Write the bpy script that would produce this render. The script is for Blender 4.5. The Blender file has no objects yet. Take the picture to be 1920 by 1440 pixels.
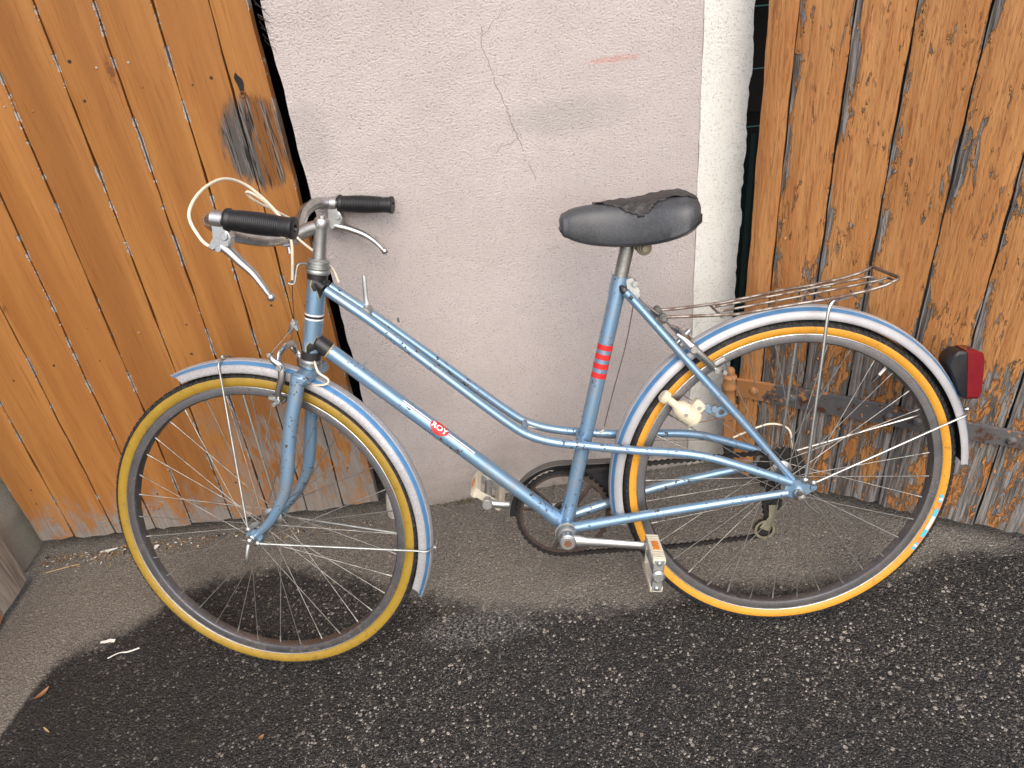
import bpy, math, random
import numpy as np
from mathutils import Vector, Matrix

random.seed(7); RNG = np.random.default_rng(7)
scn = bpy.context.scene
COL = scn.collection
rad = math.radians

# ------------------------------------------------------------------ camera
cd = bpy.data.cameras.new('camera'); cam = bpy.data.objects.new('camera', cd); COL.objects.link(cam)
_r = Vector((0.9945709, -0.0282941, -0.1001407)); _u = Vector((0.0985695, 0.5646372, 0.8194321)); _f = Vector((-0.0333581, 0.8248541, -0.5643606))
_m = Matrix((_r, _u, -_f)).transposed().to_4x4(); _m.translation = Vector((-0.473476, -1.049971, 1.382870))
cam.matrix_world = _m
cd.sensor_fit = 'HORIZONTAL'; cd.sensor_width = 36.0; cd.lens = 36.0 * 1436.58 / 1920.0
cd.clip_start = 0.02; cd.clip_end = 500
scn.camera = cam

# ------------------------------------------------------------------ world, sun, exposure
SUN_EL, SUN_AZ = 48.0, 172.0          # elevation; azimuth of the sun (clockwise from +Y)
w = bpy.data.worlds.new('World'); scn.world = w; w.use_nodes = True
wn = w.node_tree; wn.nodes.clear()
wo = wn.nodes.new('ShaderNodeOutputWorld'); wb = wn.nodes.new('ShaderNodeBackground'); ws = wn.nodes.new('ShaderNodeTexSky')
ws.sky_type = 'NISHITA'; ws.sun_disc = False
ws.sun_elevation = rad(SUN_EL); ws.sun_rotation = rad(SUN_AZ)
ws.air_density = 1.0; ws.dust_density = 5.0; ws.ozone_density = 0.6; ws.altitude = 200
wb.inputs['Strength'].default_value = 0.15
wn.links.new(ws.outputs['Color'], wb.inputs['Color']); wn.links.new(wb.outputs['Background'], wo.inputs['Surface'])
sd = bpy.data.lights.new('sun', 'SUN'); sun = bpy.data.objects.new('sun', sd); COL.objects.link(sun)
sd.energy = 1.5; sd.angle = rad(65); sd.color = (1.0, 0.965, 0.92)
_d = Vector((math.sin(rad(SUN_AZ)) * math.cos(rad(SUN_EL)), math.cos(rad(SUN_AZ)) * math.cos(rad(SUN_EL)), math.sin(rad(SUN_EL))))
sun.rotation_euler = _d.to_track_quat('Z', 'Y').to_euler(); sun.location = (0, -3, 6)
scn.view_settings.view_transform = 'Standard'; scn.view_settings.look = 'None'
scn.view_settings.gamma = 1.0; scn.view_settings.use_curve_mapping = False
scn.view_settings.exposure = 0.62
scn.render.engine = 'CYCLES'
scn.cycles.max_bounces = 6; scn.cycles.diffuse_bounces = 3; scn.cycles.glossy_bounces = 3; scn.cycles.caustics_reflective = False; scn.cycles.caustics_refractive = False

# ------------------------------------------------------------------ node helpers
class NT:
    def __init__(s, name):
        s.m = bpy.data.materials.new(name); s.m.use_nodes = True
        s.t = s.m.node_tree; s.t.nodes.clear()
        s.out = s.n('ShaderNodeOutputMaterial'); s.b = s.n('ShaderNodeBsdfPrincipled')
        s.t.links.new(s.b.outputs[0], s.out.inputs['Surface'])
        s.tc = s.n('ShaderNodeTexCoord')
    def n(s, t): return s.t.nodes.new(t)
    def _in(s, sock, v):
        if v is None: return
        if isinstance(v, bpy.types.NodeSocket): s.t.links.new(v, sock)
        elif isinstance(v, (tuple, list)) and len(v) == 3 and sock.type == 'RGBA': sock.default_value = (*v, 1)
        else: sock.default_value = v
    def obj(s): return s.tc.outputs['Object']
    def uv(s): return s.tc.outputs['UV']
    def map(s, vec, scale=(1, 1, 1), loc=(0, 0, 0), rot=(0, 0, 0)):
        n = s.n('ShaderNodeMapping'); s._in(n.inputs['Vector'], vec)
        n.inputs['Scale'].default_value = scale; n.inputs['Location'].default_value = loc; n.inputs['Rotation'].default_value = rot
        return n.outputs[0]
    def noise(s, scale, detail=3, rough=0.55, vec=None, dist=0.0, color=False):
        n = s.n('ShaderNodeTexNoise'); s._in(n.inputs['Vector'], vec if vec is not None else s.obj())
        n.inputs['Scale'].default_value = scale; n.inputs['Detail'].default_value = detail
        n.inputs['Roughness'].default_value = rough; n.inputs['Distortion'].default_value = dist
        return n.outputs['Color' if color else 'Fac']
    def vor(s, scale, vec=None, feature='F1', rand=1.0):
        n = s.n('ShaderNodeTexVoronoi'); n.feature = feature; s._in(n.inputs['Vector'], vec if vec is not None else s.obj())
        n.inputs['Scale'].default_value = scale; n.inputs['Randomness'].default_value = rand
        return n
    def ramp(s, v, a, b, c0=0.0, c1=1.0):
        n = s.n('ShaderNodeMapRange'); n.interpolation_type = 'SMOOTHSTEP'
        s._in(n.inputs['Value'], v); s._in(n.inputs['From Min'], a); s._in(n.inputs['From Max'], b); n.inputs['To Min'].default_value = c0; n.inputs['To Max'].default_value = c1
        return n.outputs[0]
    def math(s, op, a, b=None, c=None, clamp=False):
        n = s.n('ShaderNodeMath'); n.operation = op; n.use_clamp = clamp
        s._in(n.inputs[0], a)
        if b is not None: s._in(n.inputs[1], b)
        if c is not None: s._in(n.inputs[2], c)
        return n.outputs[0]
    def mix(s, f, a, b, mode='MIX'):
        n = s.n('ShaderNodeMix'); n.data_type = 'RGBA'; n.blend_type = mode
        s._in(n.inputs[0], f); s._in(n.inputs[6], a); s._in(n.inputs[7], b)
        return n.outputs[2]
    def mixf(s, f, a, b):
        n = s.n('ShaderNodeMix'); n.data_type = 'FLOAT'
        s._in(n.inputs[0], f); s._in(n.inputs[2], a); s._in(n.inputs[3], b)
        return n.outputs[0]
    def sep(s, v):
        n = s.n('ShaderNodeSeparateXYZ'); s._in(n.inputs[0], v); return n.outputs
    def bump(s, h, strength=0.5, dist=0.002, prev=None):
        n = s.n('ShaderNodeBump'); s._in(n.inputs['Height'], h); n.inputs['Strength'].default_value = strength; n.inputs['Distance'].default_value = dist
        if prev is not None: s._in(n.inputs['Normal'], prev)
        return n.outputs[0]
    def set(s, base=None, rough=None, metal=None, normal=None, spec=None, coat=None, coat_rough=None):
        i = s.b.inputs
        for k, v in (('Base Color', base), ('Roughness', rough), ('Metallic', metal), ('Normal', normal), ('Specular IOR Level', spec), ('Coat Weight', coat), ('Coat Roughness', coat_rough)):
            s._in(i[k], v)
        return s.m

def plain(name, base, rough=0.5, metal=0.0, var=0.15, scale=40, spec=None, bump=0.0, bscale=200):
    t = NT(name); n = t.noise(scale, 4)
    dark = tuple(c * (1 - var) for c in base); lite = tuple(min(1, c * (1 + var)) for c in base)
    nb = t.bump(t.noise(bscale, 3), bump, 0.001) if bump else None
    return t.set(t.mix(n, dark, lite), t.ramp(n, 0.2, 0.8, rough * 0.85, min(1, rough * 1.15)), metal, nb, spec)

# ---- bicycle materials
def m_paint():
    t = NT('blue_metallic_paint')
    fine = t.ramp(t.noise(115, 4, 0.62), 0.595, 0.62); coarse = t.ramp(t.noise(16, 2), 0.44, 0.60)
    chip = t.math('MULTIPLY', fine, coarse, clamp=True)
    big = t.ramp(t.noise(60, 4, 0.65), 0.685, 0.70); chip = t.math('MAXIMUM', chip, big)
    tone = t.noise(9, 3)
    base = t.mix(tone, (0.190, 0.325, 0.480), (0.240, 0.388, 0.540))
    dust = t.ramp(t.noise(26, 4, 0.7), 0.44, 0.70, 0, 0.6)
    base = t.mix(dust, base, (0.27, 0.27, 0.265))
    base = t.mix(chip, base, t.mix(t.noise(200, 2), (0.012, 0.011, 0.012), (0.09, 0.045, 0.025)))
    met = t.mixf(chip, 0.6, 0.0)
    ro = t.mixf(chip, t.mixf(dust, 0.30, 0.55), 0.85)
    return t.set(base, ro, met, t.bump(chip, -0.35, 0.0008), None, t.mixf(chip, 0.25, 0.0), 0.25)
def m_chrome(name, rust=0.3, base=(0.60, 0.60, 0.58), rough=0.24):
    t = NT(name)
    sp = t.ramp(t.noise(260, 4, 0.65), 0.60 - 0.12 * rust, 0.66 - 0.08 * rust); co = t.ramp(t.noise(18, 3), 0.62 - 0.34 * rust, 0.80 - 0.25 * rust)
    r = t.math('MULTIPLY', sp, co, clamp=True)
    tarn = t.noise(45, 4, 0.7)
    bc = t.mix(t.ramp(tarn, 0.35, 0.75), base, tuple(c * 0.66 for c in base))
    bc = t.mix(r, bc, t.mix(t.noise(90, 2), (0.05, 0.026, 0.014), (0.17, 0.085, 0.04)))
    return t.set(bc, t.mixf(r, t.ramp(tarn, 0.3, 0.8, rough, rough + 0.22), 0.8), t.mixf(r, 1.0, 0.1), t.bump(r, 0.3, 0.0006))
def m_sidewall(name, c0, c1):
    t = NT(name)
    g = t.noise(30, 4, 0.65); base = t.mix(g, c0, c1)
    grime = t.math('ADD', t.ramp(t.noise(75, 4, 0.7), 0.54, 0.72, 0, 0.45), t.ramp(t.noise(240, 3, 0.7), 0.58, 0.7, 0, 0.35), clamp=True)
    base = t.mix(grime, base, (0.075, 0.05, 0.02))
    return t.set(base, 0.55, 0, t.bump(t.noise(500, 2), 0.15, 0.0005))
def m_rubber():
    t = NT('black_rubber'); g = t.noise(60, 4, 0.7)
    v = t.vor(260)
    return t.set(t.mix(t.ramp(g, 0.45, 0.75), (0.012, 0.012, 0.013), (0.045, 0.043, 0.04)), 0.75, 0, t.bump(v.outputs['Distance'], 0.7, 0.0015))
def m_mudguard(name, dirt):
    t = NT(name)
    g = t.noise(420, 4, 0.7); c = t.noise(14, 4, 0.6)
    base = t.mix(t.ramp(c, 0.3, 0.7), (0.37, 0.37, 0.385), (0.46, 0.46, 0.475))
    d = t.math('MULTIPLY', t.ramp(g, 0.36, 0.66), dirt, clamp=True)
    base = t.mix(d, base, (0.21, 0.195, 0.19))
    return t.set(base, t.mixf(d, 0.34, 0.7), 0.25, t.bump(g, 0.12, 0.0005))
def m_saddle():
    t = NT('black_vinyl'); g = t.noise(420, 3); d = t.noise(8, 4, 0.6)
    base = t.mix(t.ramp(d, 0.35, 0.75), (0.024, 0.027, 0.031), (0.055, 0.059, 0.066))
    dust = t.ramp(t.noise(260, 4, 0.75), 0.40, 0.75, 0, 0.6)
    base = t.mix(dust, base, (0.10, 0.10, 0.106))
    return t.set(base, t.mixf(dust, 0.42, 0.7), 0, t.bump(g, 0.15, 0.0006))
def m_tape():
    t = NT('worn_black_tape'); st = t.map(t.obj(), (40, 140, 60)); g = t.noise(3, 5, 0.65, st)
    base = t.mix(t.ramp(g, 0.3, 0.75), (0.010, 0.010, 0.011), (0.060, 0.055, 0.053))
    return t.set(base, 0.62, 0, t.bump(g, 0.6, 0.002))
PAINT = m_paint()
CHROME = m_chrome('dull_chrome', 0.12); ALU = m_chrome('dull_aluminium', 0.0, (0.56, 0.56, 0.55), 0.34)
def m_rusty():
    t = NT('rusty_chrome_wire'); k = t.ramp(t.noise(38, 3, 0.6), 0.42, 0.60)
    return t.set(t.mix(k, (0.24, 0.215, 0.195), (0.115, 0.070, 0.045)), t.mixf(k, 0.48, 0.7), t.mixf(k, 0.8, 0.2))
RUSTY = m_rusty(); RIM = m_chrome('pitted_rim_steel', 0.6, (0.27, 0.27, 0.28), 0.32)
ZINC = m_chrome('grey_zinc', 0.1, (0.50, 0.52, 0.50), 0.42)
STEEL = plain('dirty_grey_steel', (0.16, 0.155, 0.145), 0.5, 0.7, 0.3, 60)
RUBBER = m_rubber()
SIDE_F = m_sidewall('mustard_sidewall', (0.20, 0.125, 0.012), (0.36, 0.225, 0.022))
SIDE_R = m_sidewall('orange_sidewall', (0.52, 0.225, 0.016), (0.66, 0.31, 0.028))
GUARD_F = m_mudguard('dusty_silver_mudguard', 0.7); GUARD_R = m_mudguard('silver_mudguard', 0.2)
STRIPE = plain('blue_stripe_paint', (0.10, 0.265, 0.50), 0.32, 0.35, 0.3, 45)
VINYL = m_saddle(); TAPE = m_tape()
GRIP = plain('black_grip_rubber', (0.010, 0.010, 0.011), 0.40, 0, 0.4, 50)
BLACK = plain('black_plastic', (0.014, 0.014, 0.016), 0.38, 0, 0.3, 40)
LUG = plain('black_lug_paint', (0.016, 0.015, 0.016), 0.4, 0, 0.5, 90)
GOLD = plain('gold_lining', (0.42, 0.32, 0.14), 0.5, 0, 0.3, 90)
CREAM = plain('cream_cable_sleeve', (0.66, 0.60, 0.47), 0.45, 0, 0.1, 60)
IVORY = plain('ivory_plastic', (0.58, 0.53, 0.39), 0.4, 0, 0.08, 30, bump=0.05)
WHITEPL = plain('yellowed_white_plastic', (0.54, 0.50, 0.40), 0.5, 0, 0.12, 50)
AMBER = plain('amber_reflector', (0.62, 0.20, 0.015), 0.2, 0, 0.25, 150)
REDL = plain('red_lens_plastic', (0.15, 0.005, 0.010), 0.16, 0, 0.25, 60)
GREASE = plain('greasy_black_steel', (0.022, 0.020, 0.019), 0.45, 0.4, 0.5, 120)
BROWNST = plain('rusty_brown_steel', (0.060, 0.042, 0.033), 0.55, 0.4, 0.4, 90)
OLIVE = plain('grimy_cage_steel', (0.22, 0.20, 0.135), 0.5, 0.5, 0.4, 90)
D_RED = plain('red_decal', (0.56, 0.022, 0.022), 0.35, 0, 0.15, 60)
D_WHITE = plain('white_decal', (0.74, 0.74, 0.74), 0.4, 0, 0.1, 60)
D_BLUE = plain('cyan_tyre_label', (0.06, 0.42, 0.66), 0.5, 0, 0.15, 120)
D_PINK = plain('pink_tyre_label', (0.62, 0.22, 0.20), 0.5, 0, 0.2, 150)
D_PALE = plain('pale_blue_tyre_label', (0.42, 0.62, 0.74), 0.5, 0, 0.25, 300)
WIRE = plain('grey_steel_cable', (0.14, 0.13, 0.12), 0.45, 0.8, 0.3, 200)
SPOKE = m_chrome('tarnished_spoke', 0.35, (0.30, 0.29, 0.27), 0.5)
COPPER = plain('rusty_bolt', (0.17, 0.075, 0.04), 0.7, 0.3, 0.4, 150)

# ---- surroundings materials
def m_asphalt():
    t = NT('worn_asphalt')
    P = t.obj(); X = t.sep(P)
    # damp, exposed foreground / dry dusty strip under the wall: outline from a curve over x
    fc = t.n('ShaderNodeFloatCurve'); cm = fc.mapping; c = cm.curves[0]
    pts = [(-1.75, -.46), (-1.66, -.20), (-1.60, .05), (-1.47, .136), (-1.37, .22), (-1.278, .262), (-1.188, .278), (-1.05, .25), (-.909, .19), (-.80, .14), (-.65, .098), (-.53, .072), (-.24, .068), (-.056, .09), (.125, .07), (.236, .085), (.327, .105), (.434, .13), (.60, .125), (.99, .11)]
    pts = [((x + 2) / 3.0, y + .5) for x, y in pts]
    c.points[0].location = pts[0]; c.points[1].location = pts[-1]
    for q in pts[1:-1]: c.points.new(*q)
    cm.update()
    t._in(fc.inputs['Value'], t.math('DIVIDE', t.math('ADD', X[0], 2.0), 3.0, clamp=True))
    yb = t.math('SUBTRACT', fc.outputs[0], 0.5)
    wob = t.math('MULTIPLY', t.math('SUBTRACT', t.noise(9, 3, 0.6), 0.5), 0.10)
    fine = t.math('MULTIPLY', t.math('SUBTRACT', t.noise(70, 3, 0.6), 0.5), 0.07)
    d = t.math('ADD', t.math('ADD', t.math('SUBTRACT', yb, X[1]), wob), fine)
    wet = t.ramp(d, -0.035, 0.035)
    warp = t.n('ShaderNodeVectorMath'); warp.operation = 'MULTIPLY_ADD'
    t._in(warp.inputs[0], t.noise(60, 2, 0.5, None, 0, True)); warp.inputs[1].default_value = (0.006,) * 3; t._in(warp.inputs[2], P)
    V = warp.outputs[0]
    v1 = t.vor(195, V); v2 = t.vor(370, V); v3 = t.vor(100, V)
    r1 = t.sep(v1.outputs['Color']); r2 = t.sep(v2.outputs['Color'])
    r3 = t.sep(v3.outputs['Color'])
    big = t.ramp(r1[0], 0.52, 0.54)                    # a share of the cells are larger stones
    huge = t.math('MULTIPLY', t.ramp(r3[0], 0.90, 0.91), t.ramp(v3.outputs['Distance'], 0.42, 0.36))
    a = t.math('ADD', t.math('MULTIPLY', t.math('POWER', r1[1], 2.6), 0.22), t.ramp(r1[1], 0.89, 1.0, 0, 0.44))
    b = t.math('ADD', t.math('MULTIPLY', t.math('POWER', r2[1], 2.5), 0.19), t.ramp(r2[1], 0.90, 1.0, 0, 0.40))
    stone = t.mixf(big, b, a)
    inside = t.mixf(big, t.ramp(v2.outputs['Distance'], 0.72, 0.48), t.ramp(v1.outputs['Distance'], 0.70, 0.52))
    stone = t.math('MULTIPLY', stone, inside)
    stone = t.mixf(huge, stone, t.math('MULTIPLY', r3[1], 0.6))
    stone = t.math('MULTIPLY', stone, t.math('MULTIPLY', t.ramp(t.noise(5, 3), 0.3, 0.62, 0.5, 1.0), t.ramp(X[0], -1.45, -0.75, 0.35, 1.0)))
    hue = t.mix(r1[2], (0.62, 0.55, 0.44), t.mix(r2[2], (0.60, 0.59, 0.57), (0.50, 0.43, 0.38)))
    moss = t.ramp(t.noise(7, 4, 0.6), 0.60, 0.78, 0, 0.55)
    dark = t.mix(moss, t.mix(r2[0], (0.0030, 0.0031, 0.0031), (0.014, 0.014, 0.0138)), (0.022, 0.023, 0.010))
    wetc = t.mix(stone, dark, hue)
    dg = t.noise(26, 4, 0.65)
    dry = t.mix(dg, (0.110, 0.100, 0.089), (0.215, 0.199, 0.179))
    gr = t.mixf(big, r2[0], r1[0])
    dry = t.mix(t.math('MULTIPLY', inside, 0.75), t.mix(0.5, dry, (0.02, 0.018, 0.016)), t.mix(gr, t.mix(0.3, dry, (0.03, 0.026, 0.023)), t.mix(0.45, dry, (0.36, 0.325, 0.265))))
    dry = t.mix(t.math('MULTIPLY', stone, 0.75), dry, (0.50, 0.46, 0.39))
    film = t.ramp(t.noise(3.5, 3, 0.6), 0.45, 0.75, 0, 0.4)
    dry = t.mix(film, dry, (0.12, 0.105, 0.09))
    base = t.mix(wet, dry, wetc)
    # pale scuffed patch beside the front tyre
    q = t.math('ADD', t.math('POWER', t.math('DIVIDE', t.math('ADD', X[0], 0.66), 0.14), 2.0), t.math('POWER', t.math('DIVIDE', t.math('SUBTRACT', X[1], 0.04), 0.055), 2.0))
    scuff = t.math('MULTIPLY', t.ramp(q, 1.3, 0.0), t.ramp(t.noise(160, 4, 0.7), 0.46, 0.60), clamp=True)
    base = t.mix(t.math('MULTIPLY', scuff, 0.35), base, (0.40, 0.39, 0.37))
    h = t.math('ADD', t.math('MULTIPLY', t.ramp(v1.outputs['Distance'], 0.7, 0.1), t.mixf(big, 0.2, 1.0)), t.math('MULTIPLY', t.ramp(v2.outputs['Distance'], 0.7, 0.1), 0.45))
    nb = t.bump(h, 0.8, 0.0035)
    nb = t.bump(t.noise(6, 2), 0.35, 0.02, nb)
    return t.set(base, t.mixf(wet, 0.92, 0.62), 0, nb, t.mixf(wet, 0.3, 0.42))
def m_render(name, c0, c1, c2, stains=False, bd=0.0045):
    t = NT(name); P = t.obj(); X = t.sep(P)
    lo = t.noise(2.2, 3, 0.6); mid = t.noise(18, 3, 0.6)
    base = t.mix(t.ramp(lo, 0.3, 0.7), c0, c1)
    base = t.mix(t.ramp(mid, 0.45, 0.8, 0, 0.35), base, c2)
    # splash dirt along the foot, ragged
    z = t.math('ADD', X[2], t.math('MULTIPLY', t.math('SUBTRACT', t.noise(7, 4, 0.65), 0.5), 0.34))
    foot = t.ramp(z, 0.22, -0.04)
    base = t.mix(t.math('MULTIPLY', foot, 0.62), base, (0.25, 0.215, 0.17))
    moss = t.math('MULTIPLY', t.ramp(z, 0.035, -0.09), t.ramp(t.noise(60, 4, 0.7), 0.4, 0.6), clamp=True)
    base = t.mix(t.math('MULTIPLY', moss, 0.8), base, (0.06, 0.06, 0.035))
    pits = t.noise(260, 3, 0.65); g2 = t.noise(620, 1)
    h = t.math('ADD', pits, t.math('MULTIPLY', g2, 0.4))
    base = t.mix(t.ramp(pits, 0.45, 0.33, 0, 0.62), base, tuple(c * 0.5 for c in c2))
    if stains:
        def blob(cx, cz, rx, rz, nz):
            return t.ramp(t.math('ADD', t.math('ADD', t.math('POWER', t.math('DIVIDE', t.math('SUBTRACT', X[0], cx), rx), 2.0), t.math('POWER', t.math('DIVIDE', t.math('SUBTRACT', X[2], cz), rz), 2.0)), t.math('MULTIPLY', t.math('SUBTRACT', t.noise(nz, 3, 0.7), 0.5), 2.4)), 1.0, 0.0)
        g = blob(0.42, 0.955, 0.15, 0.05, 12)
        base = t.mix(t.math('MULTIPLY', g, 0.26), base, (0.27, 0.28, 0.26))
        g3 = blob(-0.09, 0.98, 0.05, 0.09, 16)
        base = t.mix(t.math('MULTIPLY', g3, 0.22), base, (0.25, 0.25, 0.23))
        g2b = blob(0.505, 1.048, 0.06, 0.008, 55)
        base = t.mix(t.math('MULTIPLY', g2b, 0.38), base, (0.60, 0.19, 0.13))
    nb = t.bump(h, 1.0, bd)
    return t.set(base, 0.93, 0, t.bump(lo, 0.2, 0.02, nb), 0.2)
def wood_common(t):
    P = t.obj()
    st = t.map(P, (60, 60, 3.2)); fine = t.noise(1.0, 4, 0.62, st, 0.8)
    st2 = t.map(P, (170, 170, 7)); grain = t.noise(1.0, 3, 0.6, st2, 0.4)
    return fine, grain
def m_left_door(extra=False):
    t = NT('orange_brown_wood_stain'); P = t.obj(); X = t.sep(P); U = t.sep(t.uv())
    fine, grain = wood_common(t)
    broad = t.noise(1.0, 3, 0.5, t.map(P, (16, 16, 0.9)))
    base = t.mix(t.ramp(broad, 0.3, 0.7), (0.255, 0.106, 0.029), (0.365, 0.170, 0.050))
    base = t.mix(t.ramp(fine, 0.35, 0.75, 0, 0.6), base, (0.275, 0.112, 0.030))
    base = t.mix(t.ramp(grain, 0.52, 0.72, 0, 0.6), base, (0.20, 0.072, 0.020))
    kn = t.vor(1.0, t.map(P, (11, 11, 4.0))).outputs['Distance']
    base = t.mix(t.math('MULTIPLY', t.ramp(kn, 0.13, 0.05), t.ramp(t.noise(90, 3), 0.35, 0.6), clamp=True), base, (0.15, 0.055, 0.018))
    oi = t.n('ShaderNodeObjectInfo').outputs['Random']
    base = t.mix(1.0, base, t.mix(oi, (0.92, 0.90, 0.88), (1.08, 1.08, 1.07)), 'MULTIPLY')
    grey = t.mix(grain, (0.10, 0.085, 0.075), (0.32, 0.29, 0.26))
    edge = t.math('ABSOLUTE', t.math('SUBTRACT', U[0], 0.5))
    chip = t.math('MULTIPLY', t.ramp(t.math('ADD', edge, t.math('MULTIPLY', t.math('SUBTRACT', t.noise(90, 3), 0.5), 0.10)), 0.47, 0.485), t.ramp(t.noise(1.0, 4, 0.65, t.map(P, (9, 9, 15))), 0.525, 0.56), clamp=True)
    base = t.mix(chip, base, t.mix(t.noise(60, 3), (0.16, 0.13, 0.11), (0.50, 0.47, 0.44)))
    # bare, rain-worn foot of the boards
    z = t.math('ADD', X[2], t.math('MULTIPLY', t.math('SUBTRACT', t.noise(1.0, 5, 0.7, t.map(P, (22, 22, 7))), 0.5), 0.42))
    foot = t.math('MULTIPLY', t.ramp(z, 0.17, 0.06), t.ramp(t.noise(30, 5, 0.7), 0.36, 0.50), clamp=True)
    foot = t.math('MAXIMUM', foot, t.math('MULTIPLY', t.ramp(z, 0.09, 0.03), 1.0))
    rr = t.math('MULTIPLY', t.math('MULTIPLY', t.ramp(X[0], 0.45, 0.72), t.ramp(z, 0.44, 0.30)), t.ramp(t.noise(1.0, 5, 0.7, t.map(P, (34, 34, 9))), 0.42, 0.55), clamp=True)
    foot = t.math('MAXIMUM', foot, rr)
    base = t.mix(foot, base, grey)
    # rubbed, blackened patch under the keyhole
    q = t.math('ADD', t.math('POWER', t.math('DIVIDE', t.math('SUBTRACT', X[0], 0.842), 0.064), 2.0), t.math('POWER', t.math('DIVIDE', t.math('SUBTRACT', X[2], 0.985), 0.088), 2.0))
    q = t.math('ADD', q, t.math('MULTIPLY', t.math('SUBTRACT', t.noise(1.0, 5, 0.7, t.map(P, (70, 70, 14))), 0.5), 1.9))
    rub = t.ramp(q, 1.25, 0.65)
    gr3 = t.noise(1.0, 3, 0.65, t.map(P, (330, 330, 16)))
    rubc = t.mix(t.ramp(t.math('ADD', t.math('MULTIPLY', fine, 0.6), t.math('MULTIPLY', gr3, 0.4)), 0.44, 0.54), t.mix(t.ramp(gr3, 0.38, 0.60), (0.012, 0.011, 0.010), (0.20, 0.18, 0.165)), t.mix(t.ramp(X[0], 0.833, 0.840), (0.075, 0.068, 0.063), (0.17, 0.066, 0.014)))
    base = t.mix(rub, base, rubc)
    bare = t.math('MAXIMUM', rub, foot)
    h = t.math('ADD', t.math('MULTIPLY', grain, 0.55), t.math('SUBTRACT', fine, t.math('MULTIPLY', t.math('MAXIMUM', chip, bare), 0.6)))
    return t.set(base, t.mixf(bare, 0.50, 0.88), 0, t.bump(h, 0.7, 0.003), 0.35)
def m_right_door():
    t = NT('peeling_orange_paint'); P = t.obj(); X = t.sep(P); U = t.sep(t.uv())
    fine, grain = wood_common(t)
    crack = t.noise(1.0, 5, 0.65, t.map(P, (210, 210, 22)), 0.6)
    broad = t.noise(1.0, 3, 0.5, t.map(P, (14, 14, 2.0)))
    paint = t.mix(t.ramp(broad, 0.3, 0.7), (0.345, 0.158, 0.054), (0.45, 0.225, 0.084))
    paint = t.mix(t.ramp(fine, 0.4, 0.7, 0, 0.5), paint, (0.30, 0.105, 0.028))
    paint = t.mix(t.ramp(crack, 0.56, 0.61, 0, 0.55), paint, (0.16, 0.058, 0.022))
    paint = t.mix(t.ramp(grain, 0.54, 0.68, 0, 0.35), paint, (0.20, 0.075, 0.028))
    oi = t.n('ShaderNodeObjectInfo').outputs['Random']
    paint = t.mix(1.0, paint, t.mix(oi, (1.02, 1.02, 1.02), (1.25, 1.27, 1.28)), 'MULTIPLY')
    wood = t.mix(t.ramp(grain, 0.3, 0.75), (0.055, 0.050, 0.047), (0.32, 0.30, 0.285))
    wood = t.mix(t.ramp(fine, 0.5, 0.75, 0, 0.6), wood, (0.09, 0.06, 0.042))
    edge = t.math('ABSOLUTE', t.math('SUBTRACT', U[0], 0.5))
    # how much paint is gone: more along the left edge of each board, in loose patches, and on the lower third
    m1 = t.noise(1.0, 4, 0.68, t.map(P, (30, 30, 6.5)), 1.0)
    m2 = t.noise(1.0, 4, 0.65, t.map(P, (95, 95, 24)), 0.6)
    m = t.math('ADD', t.math('MULTIPLY', m1, 0.62), t.math('MULTIPLY', m2, 0.38))
    zz = t.math('ADD', X[2], t.math('MULTIPLY', t.math('SUBTRACT', t.noise(5, 3), 0.5), 0.35))
    thr = t.mixf(t.ramp(zz, 0.62, 0.34), 0.600, 0.478)
    thr = t.math('SUBTRACT', thr, t.math('MULTIPLY', t.ramp(U[0], 0.24, 0.04, 0, 0.17), t.ramp(t.noise(1.0, 3, 0.6, t.map(P, (7, 7, 5))), 0.36, 0.60, 0.15, 1.0)))
    thr = t.math('SUBTRACT', thr, t.ramp(edge, 0.44, 0.5, 0, 0.07))
    thr = t.math('ADD', thr, t.ramp(X[0], -0.165, -0.178, 0, 0.16))       # the hinge board keeps its paint
    bare = t.ramp(t.math('SUBTRACT', m, thr), 0.0, 0.012)
    lip = t.math('SUBTRACT', t.ramp(t.math('SUBTRACT', m, thr), -0.030, 0.0), bare, clamp=True)
    base = t.mix(t.math('MULTIPLY', lip, 0.35), paint, (0.52, 0.27, 0.10))
    base = t.mix(bare, base, wood)
    h = t.math('ADD', t.math('SUBTRACT', t.math('ADD', t.math('MULTIPLY', t.math('ADD', crack, fine), 0.55), t.math('MULTIPLY', lip, 0.7)), t.math('MULTIPLY', bare, 1.0)), t.math('MULTIPLY', grain, t.mixf(bare, 0.35, 0.8)))
    return t.set(base, t.mixf(bare, 0.52, 0.9), 0, t.bump(h, 1.0, 0.0055), 0.35)
def m_grey_wood():
    t = NT('weathered_grey_wood'); P = t.obj(); X = t.sep(P); fine, grain = wood_common(t)
    base = t.mix(t.ramp(grain, 0.3, 0.75), (0.19, 0.16, 0.13), (0.40, 0.35, 0.30))
    og = t.math('MULTIPLY', t.ramp(t.math('ADD', X[0], t.math('MULTIPLY', t.noise(20, 4), 0.05)), 0.475, 0.455), t.ramp(fine, 0.35, 0.5), clamp=True)
    base = t.mix(og, base, (0.40, 0.16, 0.05))
    return t.set(base, 0.85, 0, t.bump(t.math('ADD', grain, fine), 0.5, 0.002), 0.25)
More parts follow.
